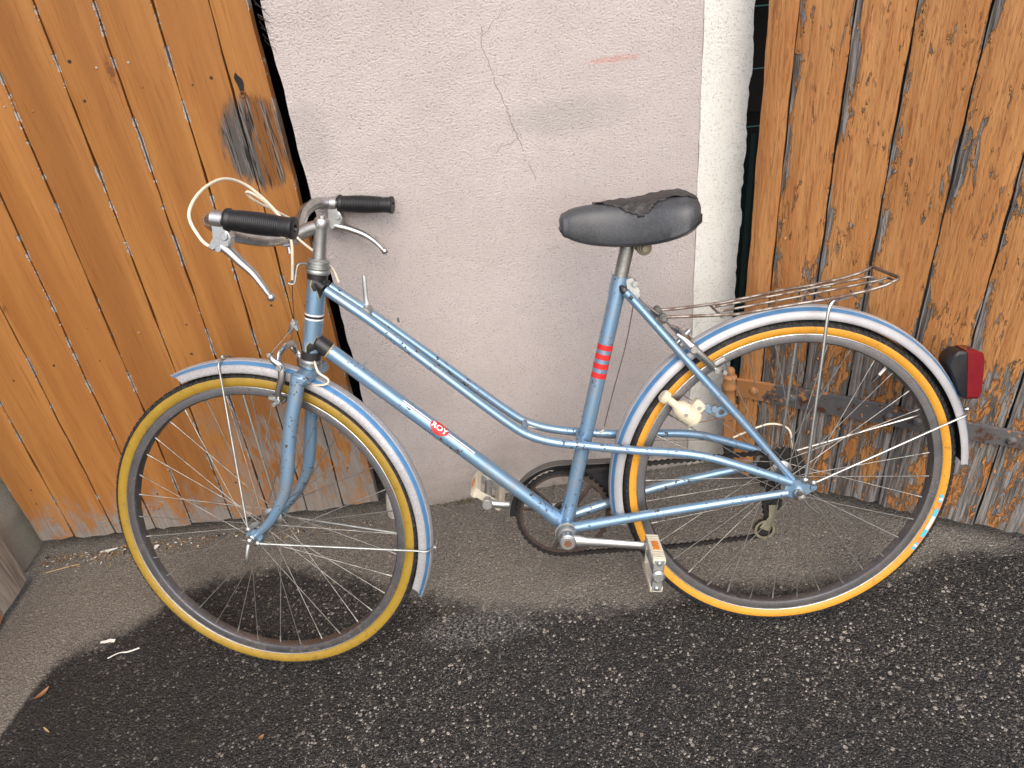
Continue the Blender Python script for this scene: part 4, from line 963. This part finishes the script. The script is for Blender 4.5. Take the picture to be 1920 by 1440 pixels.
K = n + 1; vs = [p for r_ in rings for p in r_]; fs = [(i * K + k, i * K + k + 1, (i + 1) * K + k + 1, (i + 1) * K + k) for i in range(len(rings) - 1) for k in range(n)]
fs += [tuple(range(K)), tuple(range((len(rings) - 1) * K, len(rings) * K))[::-1]]
und = len(vs)
for r_ in rings:                                  # closed underside, drawn in a little
    vs += [(r_[0][0], r_[0][1] * .93, r_[0][2] - .004), (r_[0][0], 0, r_[0][2] + .004), (r_[-1][0], r_[-1][1] * .93, r_[-1][2] - .004)]
for i in range(len(rings) - 1):
    u0 = und + i * 3; u1 = u0 + 3
    fs += [(i * K, (i + 1) * K, u1, u0), (u0, u1, u1 + 1, u0 + 1), (u0 + 1, u1 + 1, u1 + 2, u0 + 2), (u0 + 2, u1 + 2, (i + 1) * K + n, i * K + n)]
a.add(vs, fs); saddle = a.build('saddle', VINYL, bike, smooth=55); saddle['label'] = 'black vinyl saddle with torn tape on top'
a = MB(); L0 = [(x, y * 1.012, z - .001) for x, y, z in (r_[0] for r_ in rings)]; L1 = [(x, y * 1.012, z - .001) for x, y, z in (r_[-1] for r_ in rings)]
a.tube(L0 + L1[::-1] + [L0[0]], .0024, 6); a.build('saddle_piping', BLACK, saddle)
# wrinkled tape over the middle and back: a thin skin following the saddle, ragged outline
a = MB(); us = np.linspace(-.345, -.172, 46); K2 = 27; ok = {}; vs = []
rr = np.random.default_rng(4)
for i, x in enumerate(us):
    zt = sm_interp(x, SX, SZT); zb = sm_interp(x, SX, SZB); w_ = sm_interp(x, SX, SW)
    for k in range(K2):
        t = math.pi * (.10 + .80 * k / (K2 - 1)); cy = -math.cos(t); sy = math.sin(t)
        wr = .0016 + .0012 * math.sin(95 * (x + .35) + 5.5 * t + 1.2 * math.sin(7 * t)) + .0009 * math.sin(240 * x - 9 * t) + rr.normal(0, .0002)
        vs.append((x, math.copysign(abs(cy) ** .55, cy) * (w_ + wr), zb + (zt - zb) * sy ** .62 + wr))
def tape_in(i, k):
    x = us[i]; t = .10 + .80 * k / (K2 - 1); j = .006 * math.sin(x * 300) + .02 * math.sin(k * 1.3)
    near_edge = np.interp(x, [-.345, -.318, -.290, -.272, -.258, -.240, -.215, -.190, -.172], [.50, .36, .20, .13, .20, .33, .37, .36, .30])
    far_edge = np.interp(x, [-.345, -.30, -.26, -.20, -.172], [.58, .78, .86, .80, .76])
    return near_edge + j * .5 < t < far_edge + j
for i in range(len(us) - 1):
    for k in range(K2 - 1):
        if tape_in(i, k): ok[(i, k)] = 1
fs = [(i * K2 + k, i * K2 + k + 1, (i + 1) * K2 + k + 1, (i + 1) * K2 + k) for i, k in ok]
a.add(vs, fs); tp = a.build('tape_patch', TAPE, saddle, fix=False, smooth=70)
sm = tp.modifiers.new('thickness', 'SOLIDIFY'); sm.thickness = .0012; sm.offset = -1
# seat post, clamp and rails
a = MB(); a.tube([ST1 - ds * .03, ST1 + ds * .052], .0128, 18); a.tube([ST1 + ds * .050, ST1 + ds * .056, ST1 + ds * .075], [.0128, .0112, .0112], 18); a.build('seat_post', m_chrome('grey_seat_post', .25, (.42, .41, .38), .42), bike)
a = MB(); sc = V3(-.263, 0, .8165); a.cyl(sc - Y * .026, sc + Y * .026, .0135, 20); a.cyl(sc - Y * .030, sc + Y * .030, .0098, 16); a.cyl(sc - Y * .036, sc + Y * .036, .0062, 8)
a.build('saddle_clamp', OLIVE, saddle)
a = MB()
for sg in (-1, 1): a.tube(spline([(-.39, sg * .008, .850), (-.35, sg * .018, .834), (-.262, sg * .021, .829), (-.215, sg * .024, .836), (-.185, sg * .035, .858)], 5), .0034, 8)
a.build('saddle_rail', STEEL, saddle)

# ---- rack
a = MB(); yo = .055
nr = [(-.236, -.026, .688), (-.20, -.030, .6865), (-.106, -.046, .6850), (.003, -.054, .6955), (.057, -.055, .6985), (.120, -.055, .7065), (.149, -.055, .7125), (.172, -.054, .7215)]
loop = [np.array(q) for q in nr] + [V3(.175, -.046, .7225), V3(.175, .046, .7225)] + [np.array(q) * V3(1, -1, 1) for q in nr[::-1]]
P = []
for q0, q1 in zip(loop[:-1], loop[1:]): P += [q0 + (q1 - q0) * k for k in (.0, .5)]
P.append(loop[-1]); a.tube(P, .0031, 8); rack = a.build('luggage_rack', RUSTY, bike)
for y in (-.018, .018):
    a = MB(); a.tube([(-.130, y, .6860), (0, y, .6975), (.150, y, .7130), (.160, y, .7110), (.163, y, .7040), (.160, y * .6, .7040)], .0025, 8); a.build('rack_wire', RUSTY, rack)
for x, z in ((-.132, .6815), (.050, .6945)):
    a = MB(); a.tube([(x, -.056 if x > 0 else -.045, z), (x, .056 if x > 0 else .045, z)], .0025, 8); a.build('rack_wire', RUSTY, rack)
a = MB(); a.tube([(.163, -.018, .704), (.185, -.012, .709), (.185, .012, .709), (.163, .018, .704)], .0025, 8); a.build('rack_wire', RUSTY, rack)
for sg in (-1, 1):
    a = MB(); P = np.vstack([[(.012, sg * .0715, .357)], spline([(.040, sg * .0640, .600), (.046, sg * .0615, .655), (.051, sg * .059, .682), (.060, sg * .055, .6935), (.076, sg * .048, .6955), (.092, sg * .044, .6965)], 5)]); a.tube(P, .0031, 8); a.ball((.012, sg * .0715, .355), (.007, .004, .007), 0, 10); a.build('rack_strut', CHROME, rack)
    a = MB(); a.cyl((-.236, sg * .020, .688), (-.236, sg * .036, .688), .0078, 12); a.cyl((-.236, sg * .036, .688), (-.236, sg * .041, .688), .0052, 6); a.box((-.243, sg * .026, .682), (.014, .005, .014), bev=.001); a.build('rack_bolt', STEEL, rack)
a = MB(); a.tube([(.112, 0, .695), (.125, 0, .6805)], .0025, 6); a.build('rack_wire', STEEL, rack)

# ---- rear light
a = MB(); a.prism([(.291, .541), (.297, .555), (.309, .563), (.324, .562), (.332, .469), (.322, .470), (.314, .484), (.304, .512)], -.021, .021, bev=.004); rl = a.build('rear_light', BLACK, bike)
a = MB(); a.prism([(.3215, .5640), (.340, .5625), (.3545, .555), (.3575, .540), (.3575, .476), (.353, .465), (.3290, .4665)], -.0215, .0215, bev=.004); a.box((.3570, 0, .497), (.004, .0435, .003)); a.build('lens', REDL, rl)

# ---- bottle dynamo on the near seat stay
a = MB(); t0 = V3(-.2445, -.036, .5420); t1 = V3(-.183, -.036, .4835); dd2 = t1 - t0; Ld = np.linalg.norm(dd2)
a.lathe([(1e-5, .012), (.0075, .012), (.0075, .030), (.0100, .034), (.0155, .040), (.0180, .050), (.0185, .068), (.0175, Ld - .004), (.0150, Ld), (1e-5, Ld)], t0, dd2, 24); a.box((-.178, -.034, .512), (.022, .022, .026), np.array(Matrix.Rotation(rad(-44), 3, 'Y')), bev=.005)
a.lathe([(.0180, .0555), (.0196, .056), (.0196, .058), (.0180, .0585)], t0, dd2, 24); a.lathe([(.0180, Ld - .009), (.0192, Ld - .0085), (.0192, Ld - .006), (.0175, Ld - .0055)], t0, dd2, 24)
dy = a.build('dynamo', IVORY, bike)
a = MB(); a.cyl(t1 + V3(-.022, -.0175, .021), t1 + V3(-.022, -.0205, .021), .0032, 10); a.cyl((-.178, -.044, .512), (-.178, -.0475, .512), .0036, 10); a.build('dynamo_screw', ALU, dy)
a = MB(); prof = [(1e-5, -.001)]
prof += [(.0095, -.001), (.0115, .001), (.0115, .012), (.0095, .0135), (1e-5, .0135)]; a.lathe(prof, t0, dd2, 24); 
for k in range(16): q = 2 * math.pi * k / 16; e1 = norm(np.cross(dd2, Y)); a.box(t0 + norm(dd2) * .0065 + .0115 * (math.cos(q) * e1 + math.sin(q) * Y), (.0014, .0014, .010), np.stack([e1, Y, norm(dd2)], 1))
a.build('dynamo_roller', IVORY, dy)
a = MB(); a.box((-.160, -.040, .506), (.020, .005, .014), np.array(Matrix.Rotation(rad(38), 3, 'Y')), bev=.001); a.cyl((-.150, -.046, .506), (-.150, -.036, .506), .0065, 12); a.lathe([(.006, -.002), (.012, -.002), (.012, .002), (.006, .002)], (-.137, -.042, .499), (0, 1, 0), 18, closed=True); a.build('dynamo_bracket', PAINT, dy)
a = MB(); a.tube(spline([(-.183, -.040, .481), (-.165, -.044, .484), (-.135, -.046, .490), (-.120, -.046, .494)], 4), .0008, 5); a.build('dynamo_wire', COPPER, dy)

# ---- drivetrain
CY = .045; RC = .0945
a = MB(); CO = BB + Y * CY
a.lathe([(.0955, -.0012), (.0955, .0012), (.0865, .0012), (.0865, -.0012)], CO, Y, 96, closed=True)
for k in range(46):
    q = 2 * math.pi * k / 46; e = V3(math.cos(q), 0, math.sin(q)); tq_ = V3(-math.sin(q), 0, math.cos(q)); a.add([CO + e * .0950 + tq_ * s1 * .0036 + Y * yy for yy in (-.001, .001) for s1 in (-1, 1)] + [CO + e * .0995 + tq_ * s1 * .0012 + Y * yy for yy in (-.001, .001) for s1 in (-1, 1)], [(0, 1, 5, 4), (2, 6, 7, 3), (0, 4, 6, 2), (1, 3, 7, 5), (4, 5, 7, 6)])
for k in range(3):
    for d_ in (-.30, .30):
        q = 2 * math.pi * k / 3 + .5; p0 = CO + V3(.024 * math.cos(q), 0, .024 * math.sin(q)); p1 = CO + V3(.088 * math.cos(q + d_), 0, .088 * math.sin(q + d_)); a.tube([p0, p1], .0046, 8, flat=(.35, 1), up=(0, 1, 0))
a.cyl(CO - Y * .004, CO + Y * .008, .026, 28); a.build('chainring', BROWNST, bike)
# chain guard: dark plate with a pale rim, open at the back
a = MB(); arc = [(q, .1135) for q in np.linspace(rad(182), rad(86), 26)]; rimp = [BB + V3(r_ * math.cos(q), 0, r_ * math.sin(q)) for q, r_ in arc] + [V3(-.36, 0, .3765), V3(-.30, 0, .3735)]
inn = [BB + V3(.098 * math.cos(q), 0, .098 * math.sin(q)) for q in np.linspace(rad(182), rad(100), 22)] + [V3(-.425, 0, .345), V3(-.395, 0, .335), V3(-.375, 0, .305), V3(-.345, 0, .285), V3(-.30, 0, .285)]
inn = np.array(inn); rimp = np.array(rimp); M_ = min(len(inn), len(rimp)); ii = np.linspace(0, 1, 40)
def resample(P, t): d = np.r_[0, np.cumsum(np.linalg.norm(np.diff(P, axis=0), axis=1))]; d /= d[-1]; return np.stack([np.interp(t, d, P[:, k]) for k in range(3)], 1)
A_ = resample(rimp, ii); B_ = resample(inn, ii); vs = [p + Y * .060 for p in A_] + [p + Y * .060 for p in B_] + [p + Y * .0615 for p in A_] + [p + Y * .0615 for p in B_]; n_ = 40
fs = [(k, k + 1, n_ + k + 1, n_ + k) for k in range(n_ - 1)] + [(2 * n_ + k + 1, 2 * n_ + k, 3 * n_ + k, 3 * n_ + k + 1) for k in range(n_ - 1)] + [(n_ + k, n_ + k + 1, 3 * n_ + k + 1, 3 * n_ + k) for k in range(n_ - 1)]
a.add(vs, fs); cg = a.build('chain_guard', BLACK, bike)
a = MB(); a.add([p + Y * .0395 + 0 * p for p in A_] + [p + Y * .0620 for p in A_] + [BB + (p - BB) * 1.014 + Y * .0395 for p in A_] + [BB + (p - BB) * 1.014 + Y * .0620 for p in A_], [(k, k + 1, n_ + k + 1, n_ + k) for k in range(n_ - 1)] + [(2 * n_ + k + 1, 2 * n_ + k, 3 * n_ + k, 3 * n_ + k + 1) for k in range(n_ - 1)] + [(k + 1, k, 2 * n_ + k, 2 * n_ + k + 1) for k in range(n_ - 1)]); a.build('guard_rim', STEEL, cg)
# freewheel cogs
a = MB()
for k, rr_ in enumerate((.050, .044, .038, .033, .028)):
    yk = .034 + k * .0045; nT = int(rr_ * 480); prof = []
    for i in range(nT * 2):
        q = math.pi * i / nT; prof.append(((rr_ + (.0022 if i % 2 else -.0016)) * math.cos(q), R + (rr_ + (.0022 if i % 2 else -.0016)) * math.sin(q)))
    a.prism(prof, yk, yk + .0016)
a.cyl((0, .030, R), (0, .056, R), .020, 20); a.build('freewheel', GREASE, bike)
# spoke-side disc and derailleur
J1, J2 = V3(-.012, .047, .246), V3(-.030, .047, .190)
a = MB(); a.tube(spline([(-.004, .060, .312), (-.004, .064, .290), (-.012, .060, .262), (-.012, .056, .248)], 5), [.012] * 5 + [.0105] * 6 + [.008] * 5, 12, flat=(.5, 1), up=(0, 1, 0)); dr = a.build('derailleur', GREASE, bike)
for c_, rr_ in ((J1, .019), (J2, .019)):
    a = MB(); prof = []
    for i in range(22): q = 2 * math.pi * i / 22; k = rr_ + (.002 if i % 2 else -.001); prof.append((c_[0] + k * math.cos(q), c_[2] + k * math.sin(q)))
    a.prism(prof, c_[1] - .003, c_[1] + .003); a.cyl(c_ - Y * .007, c_ + Y * .007, .0055, 12); a.build('jockey_wheel', GREASE, dr)
for yk in (-.008, .008):
    a = MB(); a.tube([J1 + Y * yk, (J1 + J2) / 2 + Y * yk + V3(.006, 0, 0), J2 + Y * yk], [.010, .0065, .012], 12, flat=(.10, 1), up=(0, 1, 0)); a.lathe([(.0215, -.0008), (.0215, .0008), (.0165, .0008), (.0165, -.0008)], J2 + Y * yk, Y, 28, closed=True); a.build('cage_plate', OLIVE, dr)
# chain: run of links
def arc_pts(c, r, a0, a1, n): return [np.array(c) + V3(r * math.cos(q), 0, r * math.sin(q)) for q in np.linspace(a0, a1, n)]
C0 = CO; CK = V3(0, .043, R)
path = arc_pts(C0, .0965, rad(262), rad(84), 40) + [V3(-.25, .044, .3655)] + arc_pts(CK, .0385, rad(92), rad(-75), 14) + arc_pts(J1, .0185, rad(70), rad(160), 5)[::1] + [V3(-.026, .047, .216)] + arc_pts(J2, .0185, rad(20), rad(-80), 8) + [V3(-.20, .046, .166)]
path = np.array(path + [path[0]]); dl = np.r_[0, np.cumsum(np.linalg.norm(np.diff(path, axis=0), axis=1))]; nl = int(dl[-1] / .0127); tt = np.linspace(0, 1, nl + 1)
lp = resample(path, tt); a = MB()
for i in range(nl):
    p, q = lp[i], lp[i + 1]; d = norm(q - p); u_ = norm(np.cross(d, Y)); L_ = np.linalg.norm(q - p); w0 = .0048
    for sg in (-1, 1):
        yc = sg * (.0033 if i % 2 else .0022); th = .0009
        ol = [(-.0036, 0), (-.002, w0), (.0015, w0 * .95), (L_ / 2, w0 * .45), (L_ - .0015, w0 * .95), (L_ + .002, w0), (L_ + .0036, 0), (L_ + .002, -w0), (L_ - .0015, -w0 * .95), (L_ / 2, -w0 * .45), (.0015, -w0 * .95), (-.002, -w0)]
        vs = [p + d * x + u_ * z + Y * (yc + sg * h) for h in (0, th) for x, z in ol]; n_ = 12
        a.add(vs, [tuple(range(n_)), tuple(range(n_, 2 * n_))] + [(k, (k + 1) % n_, n_ + (k + 1) % n_, n_ + k) for k in range(n_)])
    a.cyl(p - Y * .0042, p + Y * .0042, .0022, 8)
tag(a.build('chain', GREASE, bike, smooth=30), None, None, None, None)
# bottom bracket cup, cranks, pedals
a = MB(); a.lathe([(.012, -.052), (.017, -.0515), (.0215, -.046), (.0215, -.041), (.0185, -.040), (.0185, -.036), (.023, -.0355), (.023, -.0325)], BB, Y, 28); a.lathe([(.009, -.064), (.009, -.048), (.012, -.045)], BB, Y, 18); a.build('bearing_cup', ZINC, bike)
def crank(c, e, y0, y1, name):
    a = MB(); c = np.array(c); e = np.array(e); d = norm(e - c); up_ = np.cross(d, Y)
    P = [c + Y * y0, c + d * .022 + Y * y0, c + d * .036 + Y * (y0 * .8 + y1 * .2), c + d * .08 + Y * (y0 * .55 + y1 * .45), e - d * .012 + Y * y1, e + Y * y1]
    a.tube(P, [.0135, .0125, .0098, .0088, .0082, .0105], 12, flat=(.62, 1), up=(0, 1, 0))
    sgn_ = 1 if y1 > 0 else -1
    a.cyl(c + Y * (y0 - sgn_ * .010), c + Y * (y0 + sgn_ * .009), .0165, 22); a.cyl(c + Y * (y0 + sgn_ * .008), c + Y * (y0 + sgn_ * .011), .0125, 20); a.cyl(e + Y * (y1 - .0065), e + Y * (y1 + .0065), .0115, 18)
    o = a.build('crank', ALU, bike)
    a = MB(); a.cyl(c + Y * (y0 + sgn_ * .0105), c + Y * (y0 + sgn_ * .0135), .0075, 6); a.build('crank_bolt', COPPER, o); return o
CE = V3(-.2905, 0, .2465); crank(BB, CE, -.064, -.074, 'near')
FE = BB - (CE - BB) * 1.03; ck_ = crank(BB, FE, .066, .078, 'far')
def pedal(c, ysg, tiltd, body_len=.088):
    c = np.array(c); Mr = np.array(Matrix.Rotation(rad(tiltd), 3, 'Y')); o_ = c + Y * ysg * .012
    mid = o_ + Y * ysg * (body_len / 2)
    a = MB()
    for sg in (-1, 1):                         # two rails, ribbed
        a.box(mid + Mr @ V3(sg * .029, 0, 0), (.012, body_len, .024), Mr, bev=.002)
        for k in range(11):
            a.box(mid + Mr @ V3(sg * .0355, 0, 0) + Y * (-body_len / 2 + .006 + k * body_len / 11.5), (.003, .0030, .022), Mr)
    a.box(o_ + Y * ysg * .004 , (.060, .006, .018), Mr, bev=.0015)
    o = a.build('pedal', WHITEPL, bike)
    for sg in (-1, 1):
        a = MB(); a.box(mid + Mr @ V3(sg * .0366, 0, 0), (.004, .030, .0115), Mr, bev=.001); a.build('reflector', AMBER, o)
    a = MB(); e_ = o_ + Y * ysg * (body_len - .004); a.box(e_ + Y * ysg * .002, (.066, .005, .020), Mr, bev=.0015); a.cyl(e_ + Y * ysg * .003, e_ + Y * ysg * .012, .0125, 20, bev=.004); a.cyl(c, e_, .0085, 14)
    for sg in (-1, 1): a.ball(e_ + Mr @ V3(sg * .026, 0, 0) + Y * ysg * .005, (.005, .003, .005), 0, 10)
    a.build('end_plate', ZINC, o); return o
pedal(CE + Y * -.078, -1, -82); pedal(FE + Y * .084, 1, 37)
# gear cable along the far stay, cream run to the derailleur
cable([(-.085, .072, .392), (-.060, .074, .400), (-.010, .078, .412), (.028, .080, .398), (.036, .074, .365), (.022, .064, .320)], .0022, CREAM, 'brake_cable', None)
cable([(-.37, .030, .440), (-.25, .045, .415), (-.12, .060, .396)], .0008, WIRE, 'cable_wire', None)
# rear axle nut (near)
a = MB(); a.cyl((0, -.066, R), (0, -.076, R), .0115, 14); a.lathe([(.010, 0), (.010, .006), (.007, .012), (1e-5, .013)], (0, -.076, R), (0, -1, 0), 16); a.tube([(0, -.080, R), (-.004, -.0855, R + .010), (-.006, -.086, R + .018)], [.006, .005, .0025], 8); a.build('axle_nut', CHROME, bike)
a = MB(); a.tube([(.004, -.074, R - .006), (.020, -.072, R - .028), (.040, -.068, R - .048)], .0026, 8); a.build('quick_release_lever', CHROME, bike)
# lamp wire loop under the headset
cable([(-.884, -.014, .668), (-.876, -.028, .650), (-.860, -.032, .636), (-.866, -.030, .626), (-.898, -.022, .624)], .0022, CREAM, 'lamp_wire', None)

# ================================================================== litter and growth
def leaf(x, y, L_, W_, rot, curl, mat, name, label, cat, group=None):
    a = MB(); n = 8; vs = []
    for i in range(n + 1):
        t = i / n; hw = W_ / 2 * math.sin(math.pi * min(1, t * .92 + .04)) ** .8
        for s_ in (-1, 0, 1): vs.append(((t - .5) * L_, s_ * hw, curl * (abs(s_) * .6 + (2 * t - 1) ** 2) + .0012))
    vs += [(p[0], p[1], p[2] - .0006) for p in vs]; K = 3 * (n + 1)
    fs = [(i * 3 + q, i * 3 + q + 1, (i + 1) * 3 + q + 1, (i + 1) * 3 + q) for i in range(n) for q in range(2)]
    a.add(vs, fs + [tuple(k + K for k in f)[::-1] for f in fs]); o = a.build(name, mat, None, fix=False); o.location = (x, y, 0.0005); o.rotation_euler = (0, 0, rot); return tag(o, label, cat, group)
leaf(-1.603, -.035, .034, .012, rad(55), .004, LEAFM, 'dead_leaf', 'narrow brown leaf on damp asphalt at the lower left', 'leaf')
leaf(-1.087, -.18, .014, .009, rad(40), .003, LEAFM, 'dead_leaf', 'small red-brown leaf near the bottom edge', 'leaf')
leaf(-1.552, -.122, .024, .004, rad(-35), .001, STRAW, 'bark_sliver', 'thin tan bark sliver below the brown leaf', 'sliver')
a = MB(); vs = [(-.018, -.004, .001), (-.006, -.006, .003), (.006, -.003, .001), (.018, -.006, .003), (.017, .003, .002), (.004, .004, .004), (-.006, .002, .002), (-.017, .002, .001)]
a.add(vs + [(p[0], p[1], p[2] - .0008) for p in vs], [tuple(range(8)), tuple(range(8, 16))[::-1]] + [(k, k + 8, (k + 1) % 8 + 8, (k + 1) % 8) for k in range(8)]); o = a.build('paper_scrap', PALE); o.location = (-1.511, .092, .0006); tag(o, 'torn white scrap on the damp asphalt left of the front wheel', 'paper')
a = MB(); a.tube(spline([(-1.491, .043, .003), (-1.47, .054, .004), (-1.45, .056, .003), (-1.426, .064, .003)], 5), [.0012] * 8 + [.0018] * 8, 6); tag(a.build('twig', PALE), 'pale curved twig below the white scrap', 'twig')
a = MB(); a.tube([(-1.77, .325, .003), (-1.72, .338, .004), (-1.69, .345, .003)], .0016, 6); tag(a.build('straw_stalk', STRAW), 'straw stalk by the foot of the beige jamb', 'stalk')
leaf(-1.507, .380, .026, .017, rad(20), .003, PALE, 'bark_chip', 'pale flat chip behind the front rim on the ground', 'chip')
leaf(-1.63, .385, .045, .009, rad(12), .002, PALE, 'wood_shaving', 'pale wood shaving at the foot of the orange door', 'shaving')
leaf(-1.575, .392, .038, .016, rad(8), .006, LEAFM, 'dead_leaf', 'curled brown leaf at the foot of the orange door', 'leaf')
# loose litter along the door foot, weeds and moss at the wall foot
a = MB()
for k in range(420):
    x = -1.80 + random.betavariate(1.0, 2.0) * .95; y = .405 - abs(random.gauss(0, .025)) - .02 * (x < -1.6); L_ = random.uniform(.003, .013); W_ = random.uniform(.001, .005); q = random.uniform(0, 6.3); z = random.uniform(.0008, .006)
    c_, s_ = math.cos(q), math.sin(q); cr_ = random.uniform(-.003, .003)
    vs = [(x + c_ * u_ * L_ - s_ * v_ * W_, y + s_ * u_ * L_ + c_ * v_ * W_, z + cr_ * u_ + .0004 * (v_ > 0)) for u_, v_ in ((-.5, 0), (0, -.5), (.5, 0), (0, .5))]
    a.add(vs + [(p[0], p[1], p[2] - .0005) for p in vs], [(0, 1, 2, 3), (7, 6, 5, 4)], random.choice((0, 0, 0, 1, 1, 2, 3)))
tag(a.build('leaf_litter', [LEAFM, STRAW, PALE, ENDGRAIN], None, fix=False, smooth=0), 'strip of brown leaf litter along the door foot', 'litter', None, 'stuff')
a = MB(); rr2 = random.Random(11)
for k in range(900):
    s_ = rr2.uniform(-.10, .77); 
    if rr2.random() > .25 + .75 * max(0, math.sin(s_ * 21) * math.sin(s_ * 8 + 1)): continue
    bx = -.77 + s_ * math.cos(WA); by = .446 + s_ * math.sin(WA) - rr2.uniform(.001, .016); h = rr2.uniform(.004, .016); q = rr2.uniform(0, 6.3); dx, dy_ = math.cos(q) * h * .6, -abs(math.sin(q)) * h * .6
    w2 = .0008; a.add([(bx - w2, by, 0), (bx + w2, by, 0), (bx + dx + w2 * .3, by + dy_, h), (bx + dx - w2 * .3, by + dy_, h)], [(0, 1, 2, 3)], 0 if rr2.random() < .7 else 1)
tag(a.build('moss', [MOSSM, STRAW], None, fix=False, smooth=0), 'mossy weeds along the foot of the pink wall', 'moss', None, 'stuff')
